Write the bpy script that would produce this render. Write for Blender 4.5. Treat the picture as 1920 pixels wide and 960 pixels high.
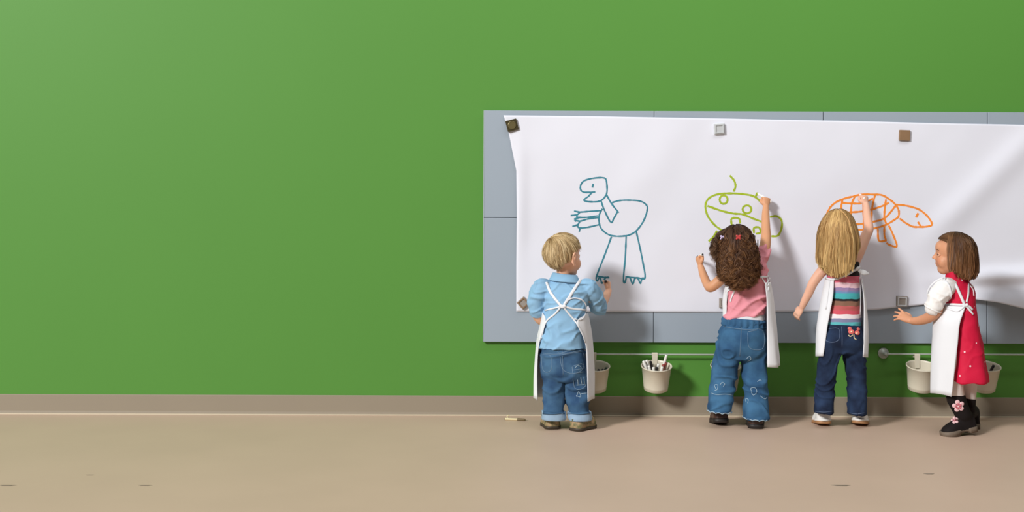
import bpy, bmesh, math, random
import numpy as np
from mathutils import Vector, Matrix
from mathutils.bvhtree import BVHTree

for o in list(bpy.data.objects):
    bpy.data.objects.remove(o)
SC = bpy.context.scene
COL = SC.collection
random.seed(7)
RNG = np.random.default_rng(11)
RAD = math.radians

# ------------------------------------------------------------------ camera
CAM_D, CAM_H, FPX, HORIZON = 5.5, 1.0237, 2090.0, 390.0
ROLL = RAD(0.2)
cd = bpy.data.cameras.new('camera')
cam = bpy.data.objects.new('camera', cd)
COL.objects.link(cam)
cd.sensor_fit = 'HORIZONTAL'
cd.sensor_width = 36.0
cd.lens = FPX / 1920 * 36.0
cd.shift_y = -(480 - HORIZON) / 1920
cd.clip_end = 100
CAMROT = Matrix.Rotation(math.pi / 2, 3, 'X') @ Matrix.Rotation(ROLL, 3, 'Z')
CAMLOC = Vector((0, -CAM_D, CAM_H))
cam.matrix_world = Matrix.Translation(CAMLOC) @ CAMROT.to_4x4()
SC.camera = cam

# ------------------------------------------------------------------ light
W = bpy.data.worlds.new('world')
SC.world = W
W.use_nodes = True
W.node_tree.nodes['Background'].inputs['Color'].default_value = (0.95, 0.97, 1.0, 1)
W.node_tree.nodes['Background'].inputs['Strength'].default_value = 0.065


def area(name, loc, target, sx, sy, power, col=(1, 1, 1)):
    l = bpy.data.lights.new(name, 'AREA')
    l.shape = 'RECTANGLE'
    l.size, l.size_y, l.energy, l.color = sx, sy, power, col
    o = bpy.data.objects.new(name, l)
    COL.objects.link(o)
    o.location = loc
    o.rotation_euler = (Vector(target) - Vector(loc)).to_track_quat('-Z', 'Y').to_euler()
    return o


area('key_light', (-9.0, -10.6, 7.3), (0.9, 0, 0.7), 2.3, 2.3, 2450, (1.0, 0.99, 0.98))
area('ceiling_light', (0.6, -2.6, 3.9), (0.6, -1.0, 0.0), 5.0, 1.6, 32, (1.0, 0.99, 0.97))
area('wall_wash_light', (2.2, -1.5, 3.9), (2.0, 0.0, 1.7), 3.4, 0.3, 34, (1.0, 0.99, 0.97))
SC.view_settings.view_transform = 'Standard'
SC.view_settings.look = 'None'
SC.view_settings.exposure = 0.0
SC.view_settings.gamma = 1.0
SC.view_settings.use_curve_mapping = False


# ------------------------------------------------------------------ place helpers
DOFF = 0.0      # how much farther from the wall a child stands than the limbs that touch it


def stand_off(d):
    return d + DOFF * max(0.0, min(1.0, (d - 0.06) / 0.14))


def ray(px, py):
    return CAMROT @ Vector(((px - 960) / FPX, -(py - HORIZON) / FPX, -1.0))


def P(px, py, d):
    """point seen at a pixel, d metres in front of the wall"""
    d = stand_off(d)
    return CAMLOC + ray(px, py) * (CAM_D - d)


def F(px, py):
    """floor point seen at a pixel"""
    r = ray(px, py)
    return CAMLOC + r * (-CAM_H / r.z)


def mpp(d):
    return (CAM_D - stand_off(d)) / FPX


def srgb(c):
    return tuple(((x / 255) / 12.92 if x / 255 <= 0.04045 else ((x / 255 + 0.055) / 1.055) ** 2.4) for x in c[:3])


def cr(pts, sub):
    """Catmull-Rom through rows of numbers"""
    a = np.array(pts, float)
    if len(a) < 3:
        t = np.linspace(0, 1, sub * (len(a) - 1) + 1)[:, None]
        return a[0] * (1 - t) + a[-1] * t
    b = np.vstack([2 * a[0] - a[1], a, 2 * a[-1] - a[-2]])
    out = []
    for i in range(1, len(b) - 2):
        for k in range(sub):
            t = k / sub
            p0, p1, p2, p3 = b[i - 1], b[i], b[i + 1], b[i + 2]
            out.append(0.5 * (2 * p1 + (p2 - p0) * t + (2 * p0 - 5 * p1 + 4 * p2 - p3) * t * t + (3 * p1 - p0 - 3 * p2 + p3) * t ** 3))
    out.append(a[-1])
    return np.array(out)


def vnoise(p):
    """smooth value noise in -1..1 for an (N,3) array"""
    p = np.asarray(p, float)
    i = np.floor(p).astype(np.int64)
    f = p - i
    f = f * f * (3 - 2 * f)

    def h(x, y, z):
        n = (x * 374761393 + y * 668265263 + z * 2147483647 + 1013904223) & 0xffffffff
        n = ((n ^ (n >> 13)) * 1274126177) & 0xffffffff
        n = (n ^ (n >> 16)) & 0xffffffff
        return n / 0xffffffff * 2 - 1
    r = 0
    for dx in (0, 1):
        for dy in (0, 1):
            for dz in (0, 1):
                w = (f[:, 0] if dx else 1 - f[:, 0]) * (f[:, 1] if dy else 1 - f[:, 1]) * (f[:, 2] if dz else 1 - f[:, 2])
                r = r + w * h(i[:, 0] + dx, i[:, 1] + dy, i[:, 2] + dz)
    return r


# ------------------------------------------------------------------ materials
def mat(name, col, rough=0.6, vary=0.1, vscale=25.0, bump=0.0, bscale=300.0, sss=0.0, metal=0.0, attr=None,
        spec=0.4, col2=None, sheen=0.0, stretch=None):
    m = bpy.data.materials.new(name)
    m.use_nodes = True
    nt = m.node_tree
    b = nt.nodes['Principled BSDF']
    N, L = nt.nodes.new, nt.links.new
    b.inputs['Roughness'].default_value = rough
    b.inputs['Metallic'].default_value = metal
    b.inputs['Specular IOR Level'].default_value = spec
    if sss:
        b.inputs['Subsurface Weight'].default_value = sss
        b.inputs['Subsurface Radius'].default_value = (0.008, 0.003, 0.0015)
        b.inputs['Subsurface Scale'].default_value = 1.0
    if sheen:
        b.inputs['Sheen Weight'].default_value = sheen
    tc = N('ShaderNodeTexCoord')
    vec = tc.outputs['Object']
    if stretch:
        mp = N('ShaderNodeMapping')
        mp.inputs['Scale'].default_value = stretch
        L(vec, mp.inputs['Vector'])
        vec = mp.outputs['Vector']
    n1 = N('ShaderNodeTexNoise')
    n1.inputs['Scale'].default_value = vscale
    n1.inputs['Detail'].default_value = 4
    L(vec, n1.inputs['Vector'])
    c = srgb(col)
    mix = N('ShaderNodeMix')
    mix.data_type = 'RGBA'
    if col2 is not None:
        c2 = srgb(col2)
        rp = N('ShaderNodeMapRange')
        rp.inputs['From Min'].default_value = 0.35
        rp.inputs['From Max'].default_value = 0.65
        L(n1.outputs['Fac'], rp.inputs['Value'])
        L(rp.outputs['Result'], mix.inputs['Factor'])
        mix.inputs[6].default_value = (*c, 1)
        mix.inputs[7].default_value = (*c2, 1)
    else:
        L(n1.outputs['Fac'], mix.inputs['Factor'])
        mix.inputs[6].default_value = (*[x * (1 - vary) for x in c], 1)
        mix.inputs[7].default_value = (*[min(1, x * (1 + vary)) for x in c], 1)
    out = mix.outputs[2]
    if attr:
        at = N('ShaderNodeAttribute')
        at.attribute_name = attr
        mm = N('ShaderNodeMix')
        mm.data_type = 'RGBA'
        mm.blend_type = 'MULTIPLY'
        mm.inputs['Factor'].default_value = 1
        L(out, mm.inputs[6])
        L(at.outputs['Color'], mm.inputs[7])
        out = mm.outputs[2]
    L(out, b.inputs['Base Color'])
    if bump:
        n2 = N('ShaderNodeTexNoise')
        n2.inputs['Scale'].default_value = bscale
        n2.inputs['Detail'].default_value = 3
        L(vec, n2.inputs['Vector'])
        bp = N('ShaderNodeBump')
        bp.inputs['Strength'].default_value = bump
        bp.inputs['Distance'].default_value = 0.002
        L(n2.outputs['Fac'], bp.inputs['Height'])
        L(bp.outputs['Normal'], b.inputs['Normal'])
    return m


def stripe_mat(name, zs, cols):
    """woven stripes by height; zs ascending (world z of band bottoms)"""
    m = mat(name, (255, 255, 255), rough=0.85, bump=0.3, bscale=900)
    nt = m.node_tree
    N, L = nt.nodes.new, nt.links.new
    b = nt.nodes['Principled BSDF']
    tc = N('ShaderNodeTexCoord')
    sp = N('ShaderNodeSeparateXYZ')
    L(tc.outputs['Object'], sp.inputs[0])
    nz = N('ShaderNodeTexNoise')
    nz.inputs['Scale'].default_value = 22
    L(tc.outputs['Object'], nz.inputs['Vector'])
    ma = N('ShaderNodeMath')
    ma.operation = 'MULTIPLY_ADD'
    ma.inputs[1].default_value = 0.012
    L(nz.outputs['Fac'], ma.inputs[0])
    L(sp.outputs['Z'], ma.inputs[2])
    mr = N('ShaderNodeMapRange')
    mr.inputs['From Min'].default_value = zs[0] + 0.006
    mr.inputs['From Max'].default_value = zs[-1] + 0.006
    L(ma.outputs[0], mr.inputs['Value'])
    r = N('ShaderNodeValToRGB')
    r.color_ramp.interpolation = 'CONSTANT'
    e = r.color_ramp.elements
    span = zs[-1] - zs[0]
    for i, c in enumerate(cols):
        t = (zs[i] - zs[0]) / span
        if i < 2:
            e[i].position = t
            el = e[i]
        else:
            el = e.new(t)
        el.color = (*srgb(c), 1)
    L(mr.outputs['Result'], r.inputs['Fac'])
    L(r.outputs['Color'], b.inputs['Base Color'])
    return m


def fleck_mat(name, col, fleck, scale=38, thr=0.16, rough=0.7):
    """cloth printed with scattered small flecks"""
    m = mat(name, col, rough=rough, bump=0.25, bscale=900, spec=0.3)
    nt = m.node_tree
    N, L = nt.nodes.new, nt.links.new
    b = nt.nodes['Principled BSDF']
    src = b.inputs['Base Color'].links[0].from_socket
    tc = N('ShaderNodeTexCoord')
    v = N('ShaderNodeTexVoronoi')
    v.inputs['Scale'].default_value = scale
    L(tc.outputs['Object'], v.inputs['Vector'])
    lt = N('ShaderNodeMath')
    lt.operation = 'LESS_THAN'
    lt.inputs[1].default_value = thr
    L(v.outputs['Distance'], lt.inputs[0])
    mx = N('ShaderNodeMix')
    mx.data_type = 'RGBA'
    L(lt.outputs[0], mx.inputs['Factor'])
    L(src, mx.inputs[6])
    mx.inputs[7].default_value = (*srgb(fleck), 1)
    L(mx.outputs[2], b.inputs['Base Color'])
    return m


# ------------------------------------------------------------------ mesh helpers
class MB:
    def __init__(self):
        self.v, self.f = [], []

    def add(self, v, f):
        o = len(self.v)
        self.v += [tuple(x) for x in v]
        self.f += [tuple(i + o for i in q) for q in f]
        return self

    def rings(self, R, cap=True, closed=True):
        n = len(R[0])
        v = [p for r in R for p in r]
        f = []
        for i in range(len(R) - 1):
            for j in range(n if closed else n - 1):
                k = (j + 1) % n
                f.append((i * n + j, i * n + k, (i + 1) * n + k, (i + 1) * n + j))
        if cap:
            v.append(tuple(np.mean(np.array(R[0]), axis=0)))
            v.append(tuple(np.mean(np.array(R[-1]), axis=0)))
            a, b = len(v) - 2, len(v) - 1
            for j in range(n):
                k = (j + 1) % n
                f.append((a, k, j))
                f.append((b, (len(R) - 1) * n + j, (len(R) - 1) * n + k))
        return self.add(v, f)

    def box(self, lo, hi, bev=0.0):
        bm = bmesh.new()
        bmesh.ops.create_cube(bm, size=1)
        for v in bm.verts:
            v.co = Vector([(lo[i] + hi[i]) / 2 + v.co[i] * (hi[i] - lo[i]) for i in range(3)])
        if bev:
            bmesh.ops.bevel(bm, geom=list(bm.edges), offset=bev, segments=2, affect='EDGES', profile=0.5)
        bm.verts.index_update()
        self.add([v.co[:] for v in bm.verts], [[v.index for v in f.verts] for f in bm.faces])
        bm.free()
        return self

    def ell(self, c, rx, ry, rz, M=None, nu=20, nv=12):
        R = []
        for i in range(nv + 1):
            t = math.pi * (0.02 + 0.96 * i / nv)
            R.append([(rx * math.sin(t) * math.cos(2 * math.pi * j / nu), ry * math.sin(t) * math.sin(2 * math.pi * j / nu), -rz * math.cos(t)) for j in range(nu)])
        M = M or Matrix.Identity(3)
        c = Vector(c)
        R = [[tuple(c + M @ Vector(p)) for p in r] for r in R]
        return self.rings(R)

    def tube(self, pts, rad, n=12, sub=4, flat=None, flat_r=None, ends=True):
        """tube through points; flat = normal hint, flat_r = thickness radii along it"""
        pts = [tuple(p) for p in pts]
        if not hasattr(rad, '__len__'):
            rad = [rad] * len(pts)
        fr = flat_r if flat_r is not None else rad
        if not hasattr(fr, '__len__'):
            fr = [fr] * len(pts)
        a = cr([(*p, r, q) for p, r, q in zip(pts, rad, fr)], sub)
        C = a[:, :3]
        T = np.gradient(C, axis=0)
        T /= np.linalg.norm(T, axis=1)[:, None] + 1e-12
        ref = np.array(flat if flat is not None else ((0, 1, 0.2) if abs(T[0][1]) < 0.8 else (0, 0, 1)), float)
        R = []
        u = None
        for i in range(len(C)):
            h = ref if (flat is not None or u is None) else u
            u = h - T[i] * np.dot(h, T[i])
            u /= np.linalg.norm(u) + 1e-12
            s = np.cross(T[i], u)
            rr, ff = abs(a[i, 3]), abs(a[i, 4])
            R.append([tuple(C[i] + s * rr * math.cos(2 * math.pi * j / n) + u * ff * math.sin(2 * math.pi * j / n)) for j in range(n)])
        if ends:
            def dome(k, sg):
                out = []
                for q in (0.5, 0.85):
                    z = math.sqrt(1 - (1 - q) ** 2) if False else q
                    sc = math.sqrt(max(0.02, 1 - z * z))
                    c = C[k] + sg * T[k] * z * min(abs(a[k, 3]), abs(a[k, 4]))
                    out.append([tuple(c + (np.array(p) - C[k]) * sc) for p in R[k]])
                return out
            R = dome(0, -1)[::-1] + R + dome(-1, 1)
        return self.rings(R)

    def limb(self, spec, n=16, sub=5):
        """limb through (px, py, d, radius in px)"""
        return self.tube([P(a, b, c) for a, b, c, r in spec], [r * mpp(c) for a, b, c, r in spec], n=n, sub=sub)

    def rows(self, rows, n=36, sub=5, ex=2.3, grow=0.0):
        """horizontal rings from silhouette rows (py, left px, right px, d, depth radius)"""
        a = cr(rows, sub)
        R = []
        for py, l, r, d, ry in a:
            c = P((l + r) / 2, py, d)
            rx = (r - l) / 2 * mpp(d) + grow
            ry = ry + grow
            ring = []
            for j in range(n):
                t = 2 * math.pi * j / n
                cx, sy = math.cos(t), math.sin(t)
                ring.append((c.x + rx * math.copysign(abs(cx) ** (2 / ex), cx), c.y + ry * math.copysign(abs(sy) ** (2 / ex), sy), c.z))
            R.append(ring)
        return self.rings(R)

    def mesh(self, name='m', fixn=True):
        me = bpy.data.meshes.new(name)
        me.from_pydata(self.v, [], self.f)
        if fixn:
            bm = bmesh.new()
            bm.from_mesh(me)
            bmesh.ops.recalc_face_normals(bm, faces=bm.faces)
            bm.to_mesh(me)
            bm.free()
        me.update()
        return me


def coords(me):
    a = np.empty(len(me.vertices) * 3)
    me.vertices.foreach_get('co', a)
    return a.reshape(-1, 3)


def set_coords(me, a):
    me.vertices.foreach_set('co', np.ascontiguousarray(a, float).ravel())
    me.update()


def normals(me):
    a = np.empty(len(me.vertices) * 3)
    me.vertices.foreach_get('normal', a)
    return a.reshape(-1, 3)


def laplace(me, it, k=0.5):
    e = np.empty(len(me.edges) * 2, dtype=np.int32)
    me.edges.foreach_get('vertices', e)
    e = e.reshape(-1, 2)
    n = len(me.vertices)
    deg = np.bincount(e.ravel(), minlength=n)[:, None] + 1e-9
    c = coords(me)
    for _ in range(it):
        s = np.empty_like(c)
        for x in range(3):
            s[:, x] = np.bincount(e[:, 0], weights=c[e[:, 1], x], minlength=n) + np.bincount(e[:, 1], weights=c[e[:, 0], x], minlength=n)
        c = c * (1 - k) + (s / deg) * k
    set_coords(me, c)


def remesh(mb, voxel, smooth=4):
    """union of closed lofts into one continuous surface"""
    me = mb.mesh('tmp')
    o = bpy.data.objects.new('tmp', me)
    COL.objects.link(o)
    md = o.modifiers.new('r', 'REMESH')
    md.mode = 'VOXEL'
    md.voxel_size = voxel
    dg = bpy.context.evaluated_depsgraph_get()
    dg.update()
    out = bpy.data.meshes.new_from_object(o.evaluated_get(dg))
    bpy.data.objects.remove(o)
    bpy.data.meshes.remove(me)
    laplace(out, smooth)
    return out


def displace(me, fn):
    c, n = coords(me), normals(me)
    set_coords(me, c + n * fn(c)[:, None])
    return me


def ridge(x, w=0.35):
    return np.exp(-(x / w) ** 2)


def denim_folds(amp=0.005, seed=0.0):
    def fn(p):
        q = np.stack([p[:, 0] * 7 + seed, p[:, 1] * 7, p[:, 2] * 20], 1)
        q[:, 2] += 2.2 * vnoise(p * 9 + seed)
        a = ridge(vnoise(q), 0.22)
        q2 = np.stack([p[:, 0] * 16 + 5 + seed, p[:, 1] * 16, p[:, 2] * 34], 1)
        return amp * (a - 0.45) + amp * 0.5 * vnoise(q2)
    return fn


def cloth_folds(amp=0.004, seed=0.0, fx=9, fz=9, tilt=0.8):
    def fn(p):
        q = np.stack([p[:, 0] * fx + tilt * p[:, 2] * fx + seed, p[:, 1] * fx, p[:, 2] * fz + seed], 1)
        q += 0.7 * np.stack([vnoise(p * 7 + seed), vnoise(p * 7 + 3), vnoise(p * 7 + 9)], 1)
        q2 = np.stack([p[:, 0] * fx * 1.9 - tilt * p[:, 2] * fx * 1.5 + seed, p[:, 1] * fx * 1.9, p[:, 2] * fz * 1.9 + seed], 1)
        return amp * (ridge(vnoise(q), 0.2) - 0.3) + amp * 0.55 * (ridge(vnoise(q2), 0.2) - 0.3)
    return fn


def smooth_on(me):
    me.polygons.foreach_set('use_smooth', [True] * len(me.polygons))
    return me


def obj(name, me, m, parent=None, smooth=True, label=None):
    if isinstance(me, MB):
        me = me.mesh(name)
    me.name = name
    o = bpy.data.objects.new(name, me)
    COL.objects.link(o)
    if m is not None:
        me.materials.clear()
        me.materials.append(m)
    if smooth:
        smooth_on(me)
    if parent is not None:
        par_to(o, parent)
    if label:
        o['label'] = label
    return o


def world_loc(o):
    l = Vector(o.location)
    while o.parent:
        o = o.parent
        l = l + Vector(o.location)
    return l


def par_to(o, parent):
    o.parent = parent
    o.matrix_parent_inverse = Matrix.Identity(4)
    o.location = Vector(o.location) - world_loc(parent)


def thing(name, loc, label, cat, group=None):
    o = bpy.data.objects.new(name, None)
    o.empty_display_size = 0.05
    COL.objects.link(o)
    o.location = loc
    return tag(o, label, cat, group)


def tag(o, label, cat, group=None):
    o['label'], o['category'] = label, cat
    if group:
        o['group'] = group
    return o


def structure(o):
    o['kind'] = 'structure'
    return o


def bvh(*meshes):
    v, f = [], []
    for me in meshes:
        if isinstance(me, MB):
            me = me.mesh('b')
        o = len(v)
        v += [x.co.copy() for x in me.vertices]
        f += [[i + o for i in p.vertices] for p in me.polygons]
    return BVHTree.FromPolygons(v, f)


def on(b, px, py, off=0.003, fallback=None):
    r = ray(px, py)
    h = b.ray_cast(CAMLOC, r.normalized())
    if h[0] is None:
        return (P(px, py, fallback) if fallback is not None else None), Vector((0, -1, 0))
    n = h[1]
    if n.dot(r) > 0:
        n = -n
    return h[0] + n * off, n


def ribbon_mb(b, pts, wpx, thick=0.0018, off=0.002, sub=5, n=8, fallback=0.3, mb=None, smooth_d=True, wax=False):
    """flat band laid on the surface seen through pixel points"""
    mb = mb or MB()
    a = cr([p[:2] for p in pts], sub)
    q = [on(b, x, y, off, fallback) for x, y in a]
    C = np.array([x[0][:] for x in q])
    if smooth_d and len(C) > 4:
        for _ in range(2):
            y = C[:, 1].copy()
            # keep the band on or in front of the surface
            C[1:-1, 1] = np.minimum(y[1:-1], (y[:-2] + y[1:-1] + y[2:]) / 3)
    Nn = np.array([x[1][:] for x in q])
    for _ in range(3):
        Nn[1:-1] = (Nn[:-2] + Nn[1:-1] + Nn[2:]) / 3
    T = np.gradient(C, axis=0)
    T /= np.linalg.norm(T, axis=1)[:, None] + 1e-12
    w = wpx * mpp(0.25) / 2
    R = []
    for i in range(len(C)):
        u = Nn[i] - T[i] * np.dot(Nn[i], T[i])
        u /= np.linalg.norm(u) + 1e-12
        s = np.cross(T[i], u)
        if wax:
            k = w * (1 + 0.22 * math.sin(i * 1.7 + C[0][0] * 50) * math.sin(i * 0.6))
            R.append([tuple(C[i] + s * k * a_ + u * b_) for a_, b_ in ((-1, -0.0004), (-0.92, thick), (0.92, thick), (1, -0.0004))])
        else:
            R.append([tuple(C[i] + s * w * math.cos(2 * math.pi * j / n) + u * thick * math.sin(2 * math.pi * j / n)) for j in range(n)])
    mb.rings(R)
    return mb


def np_mesh(name, V, Q, colr=None):
    me = bpy.data.meshes.new(name)
    me.vertices.add(len(V))
    me.vertices.foreach_set('co', np.ascontiguousarray(V, np.float32).ravel())
    me.loops.add(len(Q) * 4)
    me.loops.foreach_set('vertex_index', np.ascontiguousarray(Q, np.int32).ravel())
    me.polygons.add(len(Q))
    me.polygons.foreach_set('loop_start', np.arange(0, len(Q) * 4, 4, dtype=np.int32))
    me.polygons.foreach_set('loop_total', np.full(len(Q), 4, np.int32))
    me.update(calc_edges=True)
    if colr is not None:
        a = me.color_attributes.new('Col', 'FLOAT_COLOR', 'POINT')
        a.data.foreach_set('color', np.ascontiguousarray(colr, np.float32).ravel())
    return me


# ------------------------------------------------------------------ setting
M_WALL = mat('green_wall_paint', (83, 138, 58), rough=0.55, vary=0.03, vscale=1.5, bump=0.08, bscale=250, spec=0.25)
M_FLOOR = mat('beige_floor', (202, 176, 156), rough=0.5, vary=0.07, vscale=2.2, bump=0.06, bscale=180, spec=0.3)
M_BASE = mat('taupe_rubber', (146, 135, 118), rough=0.55, vary=0.03, vscale=3, spec=0.3)
M_TOE = mat('pale_seal', (196, 182, 158), rough=0.5, vary=0.04)
M_PANEL = mat('blue_grey_steel', (150, 162, 174), rough=0.5, vary=0.03, vscale=2, metal=0.0, spec=0.5)
M_PANELEDGE = mat('panel_edge', (176, 186, 190), rough=0.4, vary=0.03)
M_GAP = mat('dark_joint', (84, 90, 94), rough=0.8, vary=0.05)

structure(obj('wall_back', MB().box((-5.0, 0.0, 0.0), (5.5, 0.14, 3.4)), M_WALL, smooth=False))
structure(obj('floor', MB().box((-5.0, -8.0, -0.1), (5.5, 0.14, 0.0)), M_FLOOR, smooth=False))
BH = 0.097
bb = MB()
R = []
for x in (-5.0, 5.5):
    R.append([(x, 0.0, 0.0), (x, -0.007, 0.0), (x, -0.007, 0.004), (x, -0.004, 0.016), (x, -0.004, BH - 0.003), (x, -0.002, BH), (x, 0.0, BH)])
bb.rings(R)
base = structure(obj('baseboard_back', bb, M_BASE, smooth=False))
obj('floor_seal', MB().tube([(-5, -0.009, 0.0015), (5.5, -0.009, 0.0015)], 0.009, n=8, flat=(0, 0, 1), flat_r=0.0045, ends=False), M_TOE, base, label='pale seal strip along the foot of the skirting')

# scuffs on the floor
M_SCUFF = mat('scuff_mark', (120, 108, 94), rough=0.7, vary=0.2, vscale=120)
for (x, y, w, lab) in ((14, 910, 12, 'short dark scuff mark on the floor at the far left'), (272, 910, 10, 'short dark scuff mark on the bare floor left of the children'),
                       (168, 891, 6, 'tiny dark scuff mark on the floor near the left'), (1577, 910, 14, 'short dark scuff mark on the floor in front of the striped top girl'), (1742, 889, 8, 'tiny dark scuff mark on the floor in front of the red dress girl')):
    c = F(x, y)
    k = w * mpp(0.5)
    s = MB().rings([[tuple(c + Vector((k * r * math.cos(t) * (1 + 0.3 * math.sin(3 * t)), k * 0.35 * r * math.sin(t) * (1 + 0.3 * math.cos(2 * t)), z))) for t in [2 * math.pi * j / 14 for j in range(14)]] for r, z in ((1.0, 0.0), (0.9, 0.0008))])
    tag(obj('scuff_mark', s, M_SCUFF), lab, 'scuff', 'scuffs on the floor')

# ------------------------------------------------------------------ steel board
PD = 0.024
tl = P(908, 207, PD)
br = P(908, 641, PD)
ztop, zbot, zmid = tl.z, br.z, P(940, 408, PD).z
xs = [tl.x, P(1226, 420, PD).x, P(1543, 420, PD).x, P(1851, 420, PD).x, P(2170, 420, PD).x]
board = thing('wall_board', (xs[0], 0, zbot), 'long blue-grey steel display board of joined panels on the green wall', 'board')
obj('backing', MB().box((xs[0] + 0.004, -PD + 0.006, zbot + 0.004), (xs[-1] - 0.004, 0, ztop - 0.004)), M_GAP, board, smooth=False)
g = 0.0015
for r, (z0, z1) in enumerate(((zbot, zmid), (zmid, ztop))):
    for i in range(4):
        obj('panel', MB().box((xs[i] + (g if i else 0), -PD, z0 + (g if r else 0)), (xs[i + 1] - (g if i < 3 else 0), -0.004, z1 - (0 if r else g)), 0.0018), M_PANEL, board, smooth=False)
obj('edge_strip', MB().box((xs[0] - 0.003, -PD - 0.001, zbot), (xs[0] - 0.0002, 0, ztop), 0.0008), M_PANELEDGE, board, smooth=False)

# ------------------------------------------------------------------ paper sheet
top_edge = [(944, 216), (1100, 217.5), (1300, 221), (1450, 224), (1600, 227), (1760, 231), (1920, 234), (2120, 240)]
bot_edge = [(968, 584), (1150, 585), (1350, 586), (1520, 584), (1640, 581), (1735, 571), (1790, 561), (1829, 561), (1875, 568), (1920, 579), (2000, 590), (2120, 596)]
lft_edge = [(216, 944), (245, 953), (285, 961), (320, 968), (400, 969), (500, 968), (584, 968)]


def ip(tab, x):
    a = np.array(tab, float)
    return float(np.interp(x, a[:, 0], a[:, 1]))


NU, NV = 300, 100
gx = np.linspace(0, 1, NU)
gy = np.linspace(0, 1, NV)
pts = np.empty((NV, NU, 3))
pxs = np.empty((NV, NU, 2))
for j, v in enumerate(gy):
    for i, u in enumerate(gx):
        # left edge x at this height, then along
        xl = ip(lft_edge, 216 + v * (584 - 216))
        x = xl + (2100 - xl) * u
        t, b_ = ip(top_edge, x), ip(bot_edge, x)
        pxs[j, i] = (x, t + (b_ - t) * v)
X, Y = pxs[..., 0], pxs[..., 1]
q = np.stack([X / 95, Y / 95, X * 0], -1).reshape(-1, 3)
soft = vnoise(q).reshape(X.shape) * 0.5 + vnoise(q * 2.3 + 7).reshape(X.shape) * 0.22
D = 0.0290 + 0.0050 * soft
# long diagonal buckle at the right, from (1920,275) to (1780,410)
s1 = ((X - 1850) * 0.69 + (Y - 342) * 0.72)
a1 = ((X - 1850) * -0.72 + (Y - 342) * 0.69)
D += 0.016 * np.exp(-(s1 / 26) ** 2) * np.exp(-(a1 / 150) ** 4)
# faint diagonal left of it
s2 = ((X - 1235) * 0.8 + (Y - 300) * 0.6)
a2 = ((X - 1235) * -0.6 + (Y - 300) * 0.8)
D += 0.007 * np.exp(-(s2 / 40) ** 2) * np.exp(-(a2 / 110) ** 4)
# sagging fold across the bottom right
w = 1 / (1 + np.exp(-(X - 1790) / 22))
yf = 533 - (X - 1850) * 0.05
D += w * 0.034 * np.exp(-((Y - (yf - 14)) / 15) ** 2)
D += w * 0.060 / (1 + np.exp(-(Y - (yf + 18)) / 8))
w3 = np.exp(-((X - 1640) / 120) ** 2)
D += w3 * 0.010 / (1 + np.exp(-(Y - 560) / 10))
# left edge curl
D += 0.010 * np.exp(-((X - 975) / 14.0) ** 2) * np.exp(-((Y - 380) / 110.0) ** 2)
D = np.maximum(D, PD + 0.0012)
for j in range(NV):
    for i in range(NU):
        pts[j, i] = P(X[j, i], Y[j, i], D[j, i])
idx = np.arange(NU * NV).reshape(NV, NU)
Q = np.stack([idx[:-1, :-1], idx[1:, :-1], idx[1:, 1:], idx[:-1, 1:]], -1).reshape(-1, 4)
M_PAPER = mat('white_paper', (220, 222, 232), rough=0.75, vary=0.015, vscale=4, bump=0.05, bscale=500, spec=0.2)
pme = np_mesh('paper_sheet', pts.reshape(-1, 3), Q)
paper = tag(obj('paper_sheet', pme, M_PAPER), 'long white paper sheet with crayon drawings pinned on the steel board', 'paper')
sol = paper.modifiers.new('thickness', 'SOLIDIFY')
sol.thickness = 0.0006
sol.offset = -1
BP = bvh(pme)


def strokes(name, lines, wpx, m, label):
    mb = MB()
    for L in lines:
        w, L = (L[0], L[1:]) if not isinstance(L[0], tuple) else (wpx, L)
        ribbon_mb(BP, L, w, thick=0.0002, off=0.0006, sub=6, n=6, fallback=0.03, mb=mb, smooth_d=False, wax=True)
    return obj(name, mb, m, paper, label=label, smooth=False)


def cp(ox, oy, s, L):
    return [(ox + x / s, oy + y / s) for x, y in L]


def D1(*L):
    return cp(1060, 310, 4.0, L)


def D2(*L):
    return cp(1270, 340, 4.174, L)


def D3(*L):
    return cp(1500, 330, 6.858, L)


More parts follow.
